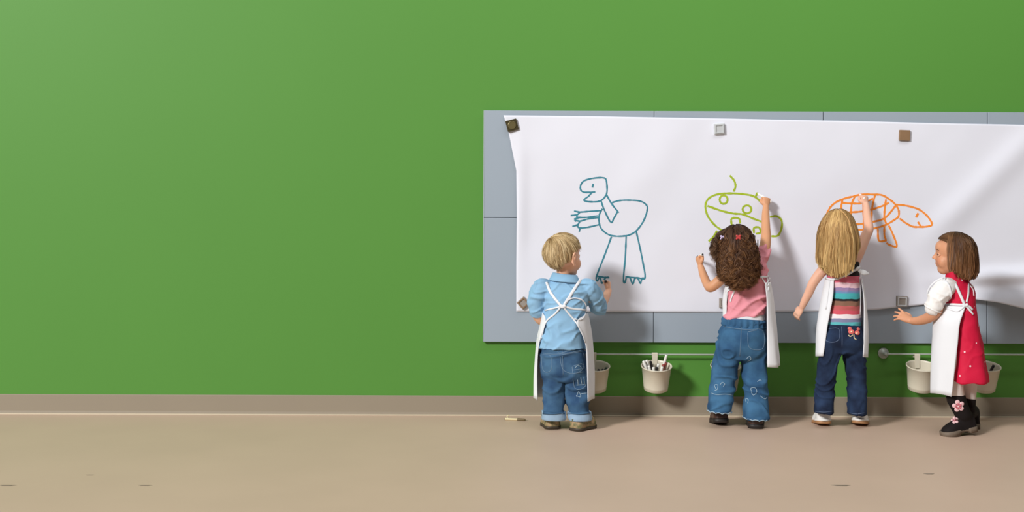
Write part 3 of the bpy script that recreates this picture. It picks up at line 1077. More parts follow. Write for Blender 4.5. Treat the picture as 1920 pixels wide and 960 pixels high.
def strands(head, roots, length, nseg, flow, gravity, stiff, rad, cols, colliders, rng, offr=(0.01, 0.12), curl=0.0, curl_len=0.03,
            curl_from=0.3, wob=0.25, zcut=None, zjit=0.01, taper=0.35, extra=None, clump=22.0, lift=0.05, guides=0, conv=0.6, layer=True, spread=0.004):
    """hair grown from scalp roots; flow(q) gives the starting direction in head space; strands gather into locks"""
    n = len(roots)
    s = head.s
    rz = np.clip((roots[:, 2] + 0.6) / 1.6, 0, 1)
    mixv = 0.3 * rng.random(n) + 0.7 * rz if layer else rng.random(n)
    offs = offr[0] + (offr[1] - offr[0]) * mixv
    p = (roots * (1 + 0.3 * offs[:, None])) * CR_R + CR_C
    p = (p * s) @ head.A.T + head.C
    d = flow(roots)
    d = d - roots * (d * roots).sum(1)[:, None]
    d /= np.linalg.norm(d, axis=1)[:, None] + 1e-6
    d = d + roots * lift
    d /= np.linalg.norm(d, axis=1)[:, None]
    d = d @ head.A.T
    L = np.broadcast_to(np.asarray(length, float), (n,)).copy()
    step = L / nseg
    pts = [p.copy()]
    g = np.array((0, 0, -1.0))
    zj = rng.normal(size=n) * zjit
    ellip = [(head.C + (CR_C * s) @ head.A.T, head.A, CR_R * s)] + list(colliders)
    for k in range(nseg):
        t = k / nseg
        w = np.stack([vnoise(p * clump + 11), vnoise(p * clump + 37), vnoise(p * clump + 71)], 1) * wob
        w += rng.normal(size=(n, 3)) * 0.03
        gr = gravity(t) if callable(gravity) else gravity
        nd = d * stiff + g * gr + w * 0.5
        if extra is not None:
            nd = nd + extra(p, t)
        nd /= np.linalg.norm(nd, axis=1)[:, None] + 1e-9
        q = p + nd * step[:, None]
        for (c, A, r) in ellip:
            loc = ((q - c) @ A) / r
            m = np.linalg.norm(loc, axis=1)
            lim = 1.0 + offs * (0.6 + 0.6 * t)
            ins = m < lim
            if ins.any():
                loc[ins] *= (lim[ins] / np.maximum(m[ins], 1e-6))[:, None]
                q[ins] = (loc[ins] * r) @ A.T + c
        if zcut is not None:
            stop = q[:, 2] < (zcut(q) if callable(zcut) else zcut) + zj
            q[stop] = p[stop] + (q[stop] - p[stop]) * 0.04
        d = q - p
        d /= np.linalg.norm(d, axis=1)[:, None] + 1e-9
        p = q
        pts.append(p.copy())
    C = np.stack(pts, 1)
    K = nseg + 1
    tt = np.linspace(0, 1, K)[None, :]
    cid = np.arange(n)
    if guides:
        dist = ((roots[:, None, :] - roots[None, :guides, :]) ** 2).sum(2)
        cid = dist.argmin(1)
        G = C[cid]
        cw = (conv * np.clip((tt - 0.08) / 0.45, 0, 1))[..., None]
        jit = rng.normal(size=(n, 1, 3)) * spread
        C = C * (1 - cw) + (G + jit) * cw
    gT = np.gradient(C[cid], axis=1)
    gT /= np.linalg.norm(gT, axis=2)[..., None] + 1e-9
    if curl:
        hsh = rng.random(n)[cid][:, None]
        ref = np.tile(np.array((0.3, 0.9, 0.1)), (n, 1, 1))
        U = ref - gT * (ref * gT).sum(2)[..., None]
        U /= np.linalg.norm(U, axis=2)[..., None] + 1e-9
        Vv = np.cross(gT, U)
        ph = hsh * 19.0 + rng.normal(size=(n, 1)) * 0.25
        cl = curl_len * (0.8 + 0.5 * ((hsh * 7) % 1))
        am = curl * (0.6 + 0.7 * ((hsh * 13) % 1)) * np.clip((tt - curl_from) / 0.3, 0, 1)
        sg = np.where((hsh * 31) % 1 > 0.5, 1.0, -1.0)
        ang = ph + 2.2 * vnoise(C.reshape(-1, 3) * 24).reshape(C.shape[:2]) + sg * tt * L[:, None] / cl * 6.28
        C = C + U * (am * np.cos(ang))[..., None] + Vv * (am * np.sin(ang))[..., None]
    T = np.gradient(C, axis=1)
    T /= np.linalg.norm(T, axis=2)[..., None] + 1e-9
    # flat strand whose face looks away from the head
    ctr = head.C + (CR_C * s) @ head.A.T
    out = C - ctr
    out[..., 2] *= 0.4
    out = out / (np.linalg.norm(out, axis=2)[..., None] + 1e-9) + rng.normal(size=(n, 1, 3)) * 0.45
    S = np.cross(T, out)
    S /= np.linalg.norm(S, axis=2)[..., None] + 1e-9
    rr = (rad * rng.uniform(0.7, 1.3, (n, 1)) * np.clip((1 - tt) / taper, 0.12, 1))[..., None]
    Vt = np.stack([C - S * rr, C + S * rr], 2)
    idx = np.arange(n * K * 2).reshape(n, K, 2)
    Qs = np.stack([idx[:, :-1, 0], idx[:, :-1, 1], idx[:, 1:, 1], idx[:, 1:, 0]], -1).reshape(-1, 4)
    # colour: root to tip ramps, mixed per lock and per strand
    lockv = rng.random(n)[cid]
    pick = np.clip(0.5 + 0.75 * (lockv - 0.5) + rng.normal(0, 0.2, n), 0, 1)[:, None, None]
    rootc = np.array(srgb(cols[0])) * (1 - pick) + np.array(srgb(cols[1])) * pick
    tipc = np.array(srgb(cols[2])) * (1 - pick) + np.array(srgb(cols[3])) * pick
    tw = (tt ** 0.8)[..., None]
    c = rootc * (1 - tw) + tipc * tw
    c = np.repeat(c[:, :, None, :], 2, 2)
    c = np.concatenate([c, np.ones(c.shape[:3] + (1,))], 3)
    return Vt.reshape(-1, 3), Qs, c.reshape(-1, 4)


def cap_shell(head, mask, col, k=1.015):
    bm = bmesh.new()
    bmesh.ops.create_icosphere(bm, subdivisions=5, radius=1)
    q = np.array([v.co[:] for v in bm.verts])
    f = [[v.index for v in x.verts] for x in bm.faces]
    bm.free()
    ok = mask(q)
    f = [x for x in f if all(ok[i] for i in x)]
    used = sorted({i for x in f for i in x})
    mp = {i: k_ for k_, i in enumerate(used)}
    p = ((q[used] * k * CR_R + CR_C) * head.s) @ head.A.T + head.C
    Q = np.array([[mp[i] for i in x] + [mp[x[2]]] for x in f])
    return p, Q, np.tile(np.array([*srgb(col), 1.0]), (len(p), 1))


def hair_obj(name, pieces, m, parent):
    V, Q, C = [], [], []
    o = 0
    fl, tri = [], []
    for v, q, c in pieces:
        V.append(v)
        C.append(c)
        if len(q) and (q[:, 2] == q[:, 3]).all():
            tri.append(q[:, :3] + o)
        else:
            Q.append(q + o)
        o += len(v)
    V, C = np.vstack(V), np.vstack(C)
    Q = np.vstack(Q)
    tri = np.vstack(tri) if tri else np.zeros((0, 3), int)
    me = bpy.data.meshes.new(name)
    me.vertices.add(len(V))
    me.vertices.foreach_set('co', np.ascontiguousarray(V, np.float32).ravel())
    li = np.concatenate([Q.ravel(), tri.ravel()]).astype(np.int32)
    me.loops.add(len(li))
    me.loops.foreach_set('vertex_index', li)
    me.polygons.add(len(Q) + len(tri))
    st = np.concatenate([np.arange(len(Q)) * 4, len(Q) * 4 + np.arange(len(tri)) * 3]).astype(np.int32)
    me.polygons.foreach_set('loop_start', st)
    me.polygons.foreach_set('loop_total', np.concatenate([np.full(len(Q), 4), np.full(len(tri), 3)]).astype(np.int32))
    me.update(calc_edges=True)
    a = me.color_attributes.new('Col', 'FLOAT_COLOR', 'POINT')
    a.data.foreach_set('color', np.ascontiguousarray(C, np.float32).ravel())
    return obj(name, me, m, parent)


def hair_mat(name, rough=0.42):
    m = mat(name, (255, 255, 255), rough=rough + 0.1, vary=0.0, attr='Col', spec=0.2)
    return m


def hairline(front=0.5, side=0.0, back=-0.62, ear=0.1):
    """mask on unit directions in head space"""
    def f(q):
        h = np.sqrt(q[:, 0] ** 2 + q[:, 1] ** 2) + 1e-9
        t = q[:, 0] / h
        line = np.where(t > 0, side + (front - side) * np.clip(t * 1.3, 0, 1) ** 0.7, side + (back - side) * np.clip(-t, 0, 1) ** 0.8)
        line = line + ear * np.exp(-((t - 0.0) / 0.22) ** 2)
        return q[:, 2] > line
    return f


def cuff_rows(rows, k=0.0):
    return MB().rows(rows, n=32, sub=4, grow=k)


def skin_mat(name, col):
    return mat(name, col, rough=0.5, vary=0.05, vscale=18, bump=0.05, bscale=500, sss=0.12, attr='Tint', spec=0.35)


def stitch(name, b, lines, m, parent, w=1.0, off=0.0006, label=None, fallback=0.3):
    mb = MB()
    for L in lines:
        ribbon_mb(b, L, w, thick=0.0008, off=off, sub=4, n=5, fallback=fallback, mb=mb, smooth_d=False)
    return obj(name, mb, m, parent, label=label)


# ------------------------------------------------------------------ shared cloth and skin
M_DENIM1 = mat('mid_blue_denim', (72, 108, 140), rough=0.85, bump=0.5, bscale=1400, vscale=14, col2=(46, 76, 112), spec=0.2)
M_DENIM2 = mat('bright_blue_denim', (66, 110, 146), rough=0.85, bump=0.5, bscale=1400, vscale=12, col2=(46, 82, 118), spec=0.2)
M_DENIM3 = mat('dark_blue_denim', (42, 60, 90), rough=0.85, bump=0.5, bscale=1400, vscale=12, col2=(24, 34, 56), spec=0.2)
M_DLIGHT = mat('pale_denim_inside', (150, 176, 200), rough=0.9, bump=0.5, bscale=1400, vary=0.12)
M_STITCH = mat('pale_stitch_thread', (112, 138, 162), rough=0.8, vary=0.1)
M_STITCH2 = mat('white_stitch_thread', (158, 182, 198), rough=0.8, vary=0.1)


def body_mesh(mb, head, voxel=0.0028, sm=3):
    me = remesh(mb, voxel, sm)
    # soften the face
    c = coords(me)
    keep = c.copy()
    laplace(me, 7)
    l = head.local(keep)
    wgt = np.clip((0.115 - np.linalg.norm(l, axis=1)) / 0.02, 0, 1)
    nose = np.clip(1.2 - np.linalg.norm((l - np.array((0.088, 0, -0.012))) / 0.02, axis=1), 0, 0.5)
    wgt = (wgt * (1 - nose))[:, None]
    set_coords(me, keep * (1 - wgt) + coords(me) * wgt)
    head.tint(me)
    return me


# ================================================================== the boy
BD = 0.27
DOFF = 0.05
boy = thing('person', F(1066, 806), 'blond child in light blue polo shirt, cuffed jeans and white apron, drawing the dinosaur', 'person', 'children drawing on the paper')
SKIN1, LID1 = skin_mat('fair_skin', (232, 180, 150)), mat('fair_skin_lid', (230, 178, 148), rough=0.5, sss=0.1)
H = Head(1056, 483, 0.275, RAD(48), RAD(2), 0, 1.02)
mb = MB()
H.build(mb)
torso = [(526, 1034, 1088, BD, .050), (540, 1021, 1105, BD, .064), (560, 1020, 1102, BD, .076), (585, 1020, 1099, BD, .082), (615, 1016, 1098, BD, .084), (640, 1010, 1098, BD, .088), (652, 1008.5, 1099, BD, .092)]
mb.rows(torso[:-2] + [(640, 1018, 1092, BD, .078), (654, 1020, 1090, BD, .076), (690, 1022, 1090, BD, .072), (706, 1026, 1088, BD, .064)], grow=-0.012)
mb.tube([P(1057, 545, BD), P(1057, 515, .272), P(1056, 490, .272)], [0.036, 0.033, 0.036], n=18)
armR = [(1102, 541, BD, 15), (1113, 561, .245, 13.5), (1124, 577, .21, 11.5), (1129, 570, .17, 9.5), (1136, 556, .135, 8), (1141, 545, .115, 6.2)]
armL = [(1017, 541, BD, 15), (1007, 562, .265, 13), (1006, 584, .25, 11), (1014, 600, .215, 9.5), (1027, 603, .17, 8), (1034, 603, .14, 6.2)]
mb.limb(armR)
mb.limb(armL)
g1 = hand(mb, P(1141, 546, .114), (0.05, 0.25, 1.0), (-1, 0.15, 0), True, s=0.93, curl=(72, 82, 55), thumb=1.0)
hand(mb, P(1034, 603, .14), (0.8, 0.6, 0.1), (0, 0.3, -1), False, s=0.93, curl=(30, 35, 20), thumb=0.5)
for (x0, x1) in ((1038, 1040), (1080, 1086)):
    mb.limb([(x0, 690, BD, 17), (x0, 730, .27, 15), (x1, 752, .28, 12), (x1, 770, .28, 10)])
body = obj('body', body_mesh(mb, H), SKIN1, boy)
H.eyes(boy, M_IRISB, mat('blond_brow', (170, 140, 100), rough=0.7), LID1)
# shirt
M_POLO = mat('light_blue_pique', (140, 182, 214), rough=0.85, vary=0.05, vscale=10, bump=0.35, bscale=900, spec=0.2)
sb = MB().rows(torso, n=44, sub=6)
sb.limb([(1090, 541, BD, 17), (1104, 541, BD, 18.5), (1115, 556, .25, 17.5), (1121, 569, .225, 16.5), (1123.5, 575, .212, 15.5)])
sb.limb([(1029, 541, BD, 16), (1015, 541, BD, 17.5), (1008, 560, .267, 16), (1006, 576, .256, 15.5), (1006, 583, .25, 15)])
sme = remesh(sb, 0.004, 4)
displace(sme, cloth_folds(0.0085, 3.0, 11, 12, 0.9))
shirt = obj('polo_shirt', sme, M_POLO, boy)
col = MB()
for (r0, r1, z0, z1) in ((0.0, 0.0, 0, 0),):
    cc = P(1059, 520, .272)
    R = []
    for k, (ra, zz) in enumerate(((0.0400, -0.006), (0.0425, 0.010), (0.0450, 0.018), (0.0490, 0.016), (0.0620, -0.014), (0.0640, -0.019), (0.0610, -0.019), (0.0465, 0.006))):
        R.append([(cc.x + 1.16 * ra * math.cos(q), cc.y + 0.98 * ra * math.sin(q), cc.z + zz - 0.006 * math.cos(q) - 0.008 * max(0, math.sin(q))) for q in [2 * math.pi * j / 40 for j in range(40)]])
    col.rings(R, cap=False)
    n_ = 40
    f0 = len(col.v) - n_ * len(R)
    col.f += [(f0 + 7 * n_ + j, f0 + 7 * n_ + (j + 1) % n_, f0 + (j + 1) % n_, f0 + j) for j in range(n_)]
obj('collar', col, M_POLO, shirt)
# jeans
jb = MB()
jb.rows([(642, 1016, 1093, BD, .074), (656, 1014, 1096, BD, .082), (680, 1013, 1100, BD + .003, .090), (700, 1015, 1101, BD + .003, .082), (712, 1018, 1100, BD, .066)], n=40)
jb.rows([(690, 1014, 1059, BD, .070), (711, 1017, 1057, BD, .062), (735, 1018, 1057, BD + .005, .058), (757, 1018, 1058, .28, .056), (780, 1018, 1060, .287, .056)])
jb.rows([(690, 1054, 1101, BD, .070), (711, 1057, 1102, BD, .064), (735, 1059, 1103, BD + .005, .060), (757, 1062, 1105, .28, .058), (780, 1066, 1108, .287, .058)])
jme = remesh(jb, 0.004, 4)
displace(jme, denim_folds(0.0095, 1.0))
jeans = obj('jeans', jme, M_DENIM1, boy)
for rr in ([(770, 1016, 1060, .286, .060), (772, 1015.5, 1061, .286, .0615), (784, 1015.5, 1061.5, .288, .0615), (786.5, 1017, 1060, .288, .059)],
           [(770, 1064, 1108, .286, .061), (772, 1063.5, 1109.5, .286, .0625), (784, 1064.5, 1110, .288, .0625), (786.5, 1066, 1108.5, .288, .060)]):
    m_ = remesh(cuff_rows(rr), 0.004, 2)
    displace(m_, denim_folds(0.003, 4.0))
    cf = obj('cuff', m_, M_DLIGHT, jeans, label='pale turned-up cuff')
    stitch('cuff_band', bvh(m_), [[(rr[1][1] + 3, 773.5), ((rr[1][1] + rr[1][2]) / 2, 775), (rr[1][2] - 3, 773.5)]], M_DENIM1, cf, w=6.5, fallback=.33)
BJ = bvh(jme)
stitch('seam_stitching', BJ, [[(1054, 655), (1055, 680), (1056, 703)], [(1013, 661), (1035, 664), (1056, 663), (1080, 659), (1097, 655)]], M_STITCH, jeans, w=1.0)
stitch('back_pocket', BJ, [[(1047, 654), (1050, 662), (1090, 655), (1093, 690), (1075, 700), (1055, 692), (1050, 664)], [(1049, 666), (1090, 659)]], M_STITCH, jeans, w=1.0)
stitch('back_pocket', BJ, [[(1015, 665), (1033, 668), (1034, 692), (1024, 698), (1017, 690), (1015, 666)]], M_STITCH, jeans, w=1.0)
stitch('cargo_pocket', BJ, [[(1073, 687), (1094, 684), (1099, 722), (1078, 728), (1073, 688)], [(1074, 694), (1095, 691)], [(1075, 700), (1096, 697)]], M_STITCH, jeans, w=1.2)
for gl in ([[(1081, 744), (1085, 734), (1089, 744), (1080, 742)], [(1090, 738), (1101, 737)], [(1081, 722), (1098, 721)], [(1083, 712), (1084, 721)], [(1089, 708), (1091, 720)], [(1095, 707), (1096, 720)], [(1078, 690), (1084, 685), (1090, 689)]],):
    for g_ in gl:
        stitch('printed_stroke', BJ, [g_], M_STITCH2, jeans, w=1.2)
# shoes
M_CAMO = mat('camouflage_rubber', (92, 100, 66), rough=0.55, vscale=55, col2=(176, 148, 112), spec=0.4)
M_CSOLE = mat('dark_olive_sole', (62, 52, 40), rough=0.6)
M_OLIV = mat('olive_rubber', (86, 96, 68), rough=0.5, vary=0.1)
for (hp, yaw) in ((F(1038, 806), RAD(98)), (F(1076, 809), RAD(50))):
    hp = hp + Vector((math.cos(yaw) * .0, 0.006, 0))
    sh, T = shoe(boy, hp, yaw, 0.145, 0.086, 0.074, 0.014, M_CAMO, M_CSOLE, 'clog_shoe', low=True, fat=1.0)
    st = []
    for q in np.linspace(-0.15, math.pi + 0.15, 13):
        st.append(T @ Vector((0.072 - 0.075 * math.sin(q) * 1.05, 0.040 * math.cos(q), 0.052 + 0.003 * math.sin(q))))
    obj('heel_strap', MB().tube(st, 0.004, n=8, flat=(0, 0, 1), flat_r=0.008), M_OLIV, sh, label='olive heel strap')
    for k in (-1, 1):
        obj('rivet', MB().ell(T @ Vector((0.078, 0.038 * k, 0.052)), 0.004, 0.004, 0.004), M_PWHITE, sh)
# apron
ar = [(586, 1059, 1017, 1101, 1018, 1099, BD, .096, 0), (601, 1059, 1014, 1104, 1022, 1079, BD, .098, 0), (640, 1058, 1007, 1109, 1011, 1096, BD, .100, 0), (690, 1057, 1004, 1111, 1006, 1100, BD, .108, 0), (749, 1056, 1001.5, 1111, 1004, 1103, BD, .115, 0)]
ap, ame = apron(ar, parent=boy, seed=1.0)
obj('bib', MB().rows([(540, 1030, 1086, .205, .012), (590, 1024, 1092, .186, .012)], n=20), M_APRON, ap)
BS = bvh(sme, ame)
stitch_kw = dict(thick=0.0016, off=0.0022, fallback=.35)
for pts, w in (([(1024, 529), (1034, 551), (1052, 573.5)], 5.0), ([(1088, 524), (1075, 545), (1058, 571)], 5.5),
               ([(1052, 575), (1038, 578), (1022, 582)], 3.0), ([(1056, 574), (1075, 579), (1097, 581)], 3.6),
               ([(1052, 575), (1040, 589), (1024, 604), (1014, 640)], 3.4), ([(1057, 576), (1068, 590), (1078, 602), (1090, 622), (1097, 642)], 3.4)):
    obj('apron_strap', ribbon_mb(BS, pts, w, **stitch_kw), M_APRON, ap)
obj('bow_loop', ribbon_mb(BS, [(1056, 573), (1066, 562), (1080, 559), (1095, 566), (1098, 582), (1093, 596), (1084, 600), (1077, 597)], 2.6, thick=0.0016, off=0.004, fallback=.35), M_APRON, ap)
obj('knot', ribbon_mb(BS, [(1050, 573), (1055, 575), (1060, 573)], 7, thick=0.005, off=0.003), M_APRON, ap)
# hair
rng = np.random.default_rng(3)
mk = hairline(0.52, 0.12, -0.78, 0.14)
crown = np.array((-0.55, 0.25, 0.80))
crown /= np.linalg.norm(crown)


def flow_boy(q):
    d = q - crown
    return d + np.array((0.12, 0, -0.05)) + np.cross(q, crown) * 0.12


roots = scalp(H, 9000, mk, rng)
ln = 0.034 + 0.052 * np.clip(roots[:, 2] + 0.25, 0, 1) + 0.012 * rng.random(9000)
hz = np.sqrt(roots[:, 0] ** 2 + roots[:, 1] ** 2) + 1e-9
tt_ = roots[:, 0] / hz
ln *= 1 - 0.6 * np.exp(-((tt_ - 0.05) / 0.35) ** 2) * np.clip(1.2 - roots[:, 2], 0, 1)
ln *= np.where(tt_ > 0.1, 0.5, 1.0)
M_HAIR1 = hair_mat('blond_hair', 0.4)
pieces = [cap_shell(H, hairline(0.56, 0.15, -0.74, 0.14), (150, 118, 76)),
          strands(H, roots, ln, 9, flow_boy, 0.12, 1.0, 0.0008, [(206, 178, 130), (140, 108, 68), (240, 220, 178), (172, 140, 94)], [], rng, offr=(0.02, 0.14), wob=0.22, clump=26, taper=0.5, guides=260, conv=0.55, layer=False, spread=0.003, lift=0.0, extra=lambda p, t: (H.C - p) / 0.09 * 0.42)]
hair_obj('hair', pieces, M_HAIR1, boy)
# marker in the fist: butt towards the room, nib on the paper
gc = g1[0]
tipp, _ = on(BP, 1131, 527, 0.004)
dirm = (gc - tipp).normalized()
pen(gc + dirm * 0.045, tipp, M_PBLACK, M_PBLACK, 'black marker gripped in the fist of the blond boy', r=0.0065, tip=M_TEAL)


# ================================================================== the curly haired girl
GD = 0.215
DOFF = 0.045
curly = thing('person', F(1384, 801), 'dark curly haired child in pink top, flared jeans and apron, drawing the frog', 'person', 'children drawing on the paper')
SKIN2, LID2 = skin_mat('tan_skin', (206, 150, 112)), mat('tan_skin_lid', (204, 148, 110), rough=0.5, sss=0.1)
H = Head(1382, 463, 0.215, RAD(16), RAD(14), 0, 0.96)
mb = MB()
H.build(mb, ears=False)
torso = [(478, 1376, 1424, GD - .01, .046), (494, 1368, 1434, GD - .008, .060), (520, 1365, 1441, GD - .004, .072), (548, 1363, 1441, GD, .076), (575, 1360, 1437, GD, .078), (594, 1357, 1436, GD + .004, .080)]
mb.rows(torso + [(640, 1350, 1436, GD, .075), (660, 1350, 1434, GD, .06)], grow=-0.010)
mb.tube([P(1394, 510, GD - .01), P(1390, 490, GD - .012), P(1386, 470, GD - .005)], [0.034, 0.031, 0.034], n=18)
armR = [(1419, 497, .205, 13), (1431, 474, .185, 11.5), (1436, 448, .155, 9.8), (1436, 428, .135, 8.4), (1435.5, 405, .105, 7.4), (1436, 388, .082, 5.8)]
armL = [(1374, 506, .21, 12), (1354, 522, .21, 10.5), (1334, 538, .20, 9.6), (1327, 534, .175, 8.6), (1319, 516, .145, 7.6), (1314, 500, .125, 6)]
mb.limb(armR)
mb.limb(armL)
gR = hand(mb, P(1436.5, 388, .081), (0.12, 0.25, 1.0), (-0.25, 1, -0.2), True, s=0.92, curl=(66, 75, 50), thumb=0.9)
gL = hand(mb, P(1313.5, 499, .124), (-0.35, 0.25, 1.0), (1, 0.25, 0.3), False, s=0.92, curl=(72, 82, 55), thumb=1.0)
mb.limb([(1366, 640, GD, 19), (1362, 690, GD, 16), (1355, 730, .22, 13), (1353, 752, .22, 11)])
mb.limb([(1412, 640, GD, 19), (1415, 690, GD, 16), (1417, 730, .225, 13), (1416, 756, .235, 11)])
obj('body', body_mesh(mb, H), SKIN2, curly)
H.eyes(curly, M_IRIS, mat('dark_brow', (60, 40, 30), rough=0.7), LID2)
M_PINK = mat('pink_jersey', (226, 148, 160), rough=0.8, vary=0.05, vscale=12, bump=0.2, bscale=900, spec=0.2)
sb = MB().rows(torso, n=44, sub=6)
sb.limb([(1410, 503, .205, 14), (1421, 494, .202, 14.5), (1428, 480, .19, 14), (1431, 472, .182, 13)])
sb.limb([(1384, 503, .21, 12), (1371, 508, .21, 13.5), (1362, 515, .21, 12.5)])
sme = remesh(sb, 0.004, 4)
displace(sme, cloth_folds(0.0085, 8.0, 10, 9, -1.3))
c_ = coords(sme)
zh = P(1395, 570, GD).z
c_[:, 2] += (c_[:, 0] - P(1385, 594, GD).x) * 0.13 * np.clip((zh - c_[:, 2]) / 0.05, 0, 1)
set_coords(sme, c_)
shirt = obj('pink_top', sme, M_PINK, curly)
obj('undergarment', remesh(MB().rows([(586, 1362, 1432, GD + .004, .073), (602, 1359, 1433.5, GD + .004, .079)], n=30), 0.004, 2), M_APRON, curly, label='white waistband showing above the jeans')
jb = MB()
jb.rows([(599, 1357, 1434, GD + .003, .080), (610, 1354, 1435, GD + .004, .088), (630, 1347, 1437, GD + .006, .096), (650, 1342, 1438, GD + .004, .092), (672, 1341, 1438, GD, .074)], n=40)
jb.rows([(645, 1343, 1391, GD, .078), (668, 1340, 1388, GD, .068), (695, 1335.5, 1383, GD, .060), (722, 1332, 1379, GD + .004, .058), (748, 1329.5, 1375, .225, .062), (771, 1328, 1371, .232, .066)])
jb.rows([(645, 1386, 1438, GD, .078), (674, 1389, 1438, GD, .068), (709, 1392, 1438.5, GD + .006, .062), (736, 1394.5, 1440.5, .23, .064), (763, 1395, 1442, .24, .068), (784, 1395, 1441, .248, .068)])
jme = remesh(jb, 0.004, 4)
displace(jme, denim_folds(0.0075, 21.0))
jeans = obj('flared_jeans', jme, M_DENIM2, curly)
wb = MB()
R = []
for k, (py, gr) in enumerate(((596, 0.0), (601, 0.005), (606, 0.004), (610, 0.006), (613, 0.003))):
    c = P(1395, py, GD + .003)
    R.append([(c.x + (0.0985 + gr * (1 + 0.7 * math.sin(22 * q))) * math.cos(q), c.y + (0.083 + gr * (1 + 0.7 * math.sin(22 * q))) * math.sin(q), c.z - 0.007 * math.cos(q)) for q in [2 * math.pi * j / 132 for j in range(132)]])
obj('gathered_waistband', wb.rings(R), M_DENIM2, jeans)
BJ = bvh(jme)
stitch('seam_stitching', BJ, [[(1390, 612), (1389, 640), (1387, 668)], [(1358, 612), (1380, 616), (1410, 618), (1434, 614)]], M_STITCH, jeans, w=1.0)
stitch('back_pocket', BJ, [[(1402, 622), (1430, 620), (1432, 650), (1420, 656), (1404, 650), (1402, 624)]], M_STITCH, jeans, w=1.0)
for k, (pts) in enumerate(([(1342, 729), (1340, 722), (1346, 722), (1345, 730), (1340, 732)], [(1350, 722), (1354, 717), (1359, 720), (1356, 725)], [(1334, 737), (1345, 740), (1360, 739), (1373, 741)],
                           [(1410, 736), (1408, 728), (1416, 727), (1419, 735), (1413, 741), (1409, 736)], [(1399, 754), (1398, 748), (1403, 749), (1402, 756)], [(1420, 716), (1425, 712), (1428, 715)], [(1425, 742), (1434, 748), (1438, 745)], [(1400, 672), (1406, 668), (1408, 674), (1402, 677)])):
    stitch('embroidery', BJ, [pts], M_STITCH2, jeans, w=1.1)
for (x0, x1, y0, dd, ry, sl) in ((1327, 1371, 770, .232, .066, 5), (1394, 1441, 783, .248, .068, 4)):
    mb2 = MB()
    cx, rx = (x0 + x1) / 2, (x1 - x0) / 2
    pts = []
    for j in range(73):
        q = 2 * math.pi * j / 72
        c = P(cx, y0, dd)
        pts.append((c.x + (rx * mpp(dd) + 0.002) * math.cos(q), c.y + (ry + 0.002) * math.sin(q), c.z - 0.004 + 0.005 * abs(math.sin(q * 6)) - 0.003 * math.cos(q)))
    obj('scalloped_hem', mb2.tube(pts, 0.0022, n=6, sub=1, ends=False), M_STITCH2, jeans, label='white scalloped hem trim')
M_MAROON = mat('maroon_leather', (122, 34, 44), rough=0.35, vary=0.15, vscale=40, spec=0.5)
M_DKBROWN = mat('dark_brown_leather', (66, 42, 36), rough=0.35, vary=0.2, vscale=30, spec=0.5)
M_BLKSOLE = mat('black_rubber_sole', (42, 36, 34), rough=0.55, vary=0.1)
for (hp, yaw, pit) in ((F(1351, 798), RAD(88), RAD(10)), (F(1415, 802), RAD(80), 0)):
    sh, T = shoe(curly, hp + Vector((0, -0.030, 0)), yaw, 0.145, 0.082, 0.078, 0.022, M_DKBROWN, M_BLKSOLE, 'shoe', pitch=pit)
    st = [T @ Vector((0.05 - 0.056 * math.sin(q), 0.039 * math.cos(q), 0.056)) for q in np.linspace(-0.2, math.pi + 0.2, 13)]
    obj('heel_band', MB().tube(st, 0.003, n=8, flat=(0, 0, 1), flat_r=0.011), M_MAROON, sh, label='maroon heel band')
ar = [(528, 1402, 1363, 1443, 1366, 1428, GD, .086, 0), (560, 1400, 1357, 1450, 1360, 1430, GD, .088, 0), (600, 1398, 1358, 1455, 1359, 1430, GD, .092, 0), (640, 1398, 1354, 1459, 1355, 1431, GD, .092, 0), (684, 1398, 1354, 1463, 1355, 1432, GD, .09, 0)]
ap, ame = apron(ar, parent=curly, seed=2.4)
BS = bvh(sme, ame)
for pts, w in (([(1362, 548), (1370, 543), (1378, 543)], 4), ([(1378, 543), (1373, 556), (1370, 566)], 3.4), ([(1364, 546), (1362, 560), (1363, 572)], 3.4), ([(1424, 520), (1432, 519), (1441, 518)], 3.6), ([(1427, 519), (1432, 528), (1440, 537)], 3.0), ([(1441, 519), (1439, 528), (1433, 536)], 3.0), ([(1437, 520), (1440, 534), (1440, 545)], 3.2)):
    obj('apron_strap', ribbon_mb(BS, pts, w, thick=0.0016, off=0.003, fallback=.16), M_APRON, ap)
obj('neck_strap', ribbon_mb(bvh(sme), [(1421, 449), (1421, 458), (1421, 466)], 2.5, fallback=.2), M_APRON, ap)
rng = np.random.default_rng(5)
mk = hairline(0.50, 0.05, -0.60, 0.05)
roots = scalp(H, 8000, mk, rng)


def flow_part(q):
    # centre parting: combed to both sides, then back
    return np.stack([-0.55 * np.clip(q[:, 2] + 0.3, 0, 1), np.sign(q[:, 1] - 0.12) * 0.5, -0.25 - 0.9 * np.clip(-q[:, 0], 0, 1)], 1)


M_HAIR2 = hair_mat('dark_brown_curly_hair', 0.4)
shoulders = [(np.array(P(1398, 515, GD)), np.eye(3), np.array((0.10, 0.076, 0.07)))]
zc0 = P(1388, 538, .3).z
xc0 = P(1388, 538, .3).x


def zc(q):
    return zc0 + 8.0 * (q[:, 0] - xc0) ** 2



def fan(p, t):
    x0 = H.C[0] + 0.004
    e = np.zeros_like(p)
    e[:, 0] = (p[:, 0] - x0) * 1.6 * (0.5 - 1.2 * t)
    e[:, 1] = -0.10
    return e


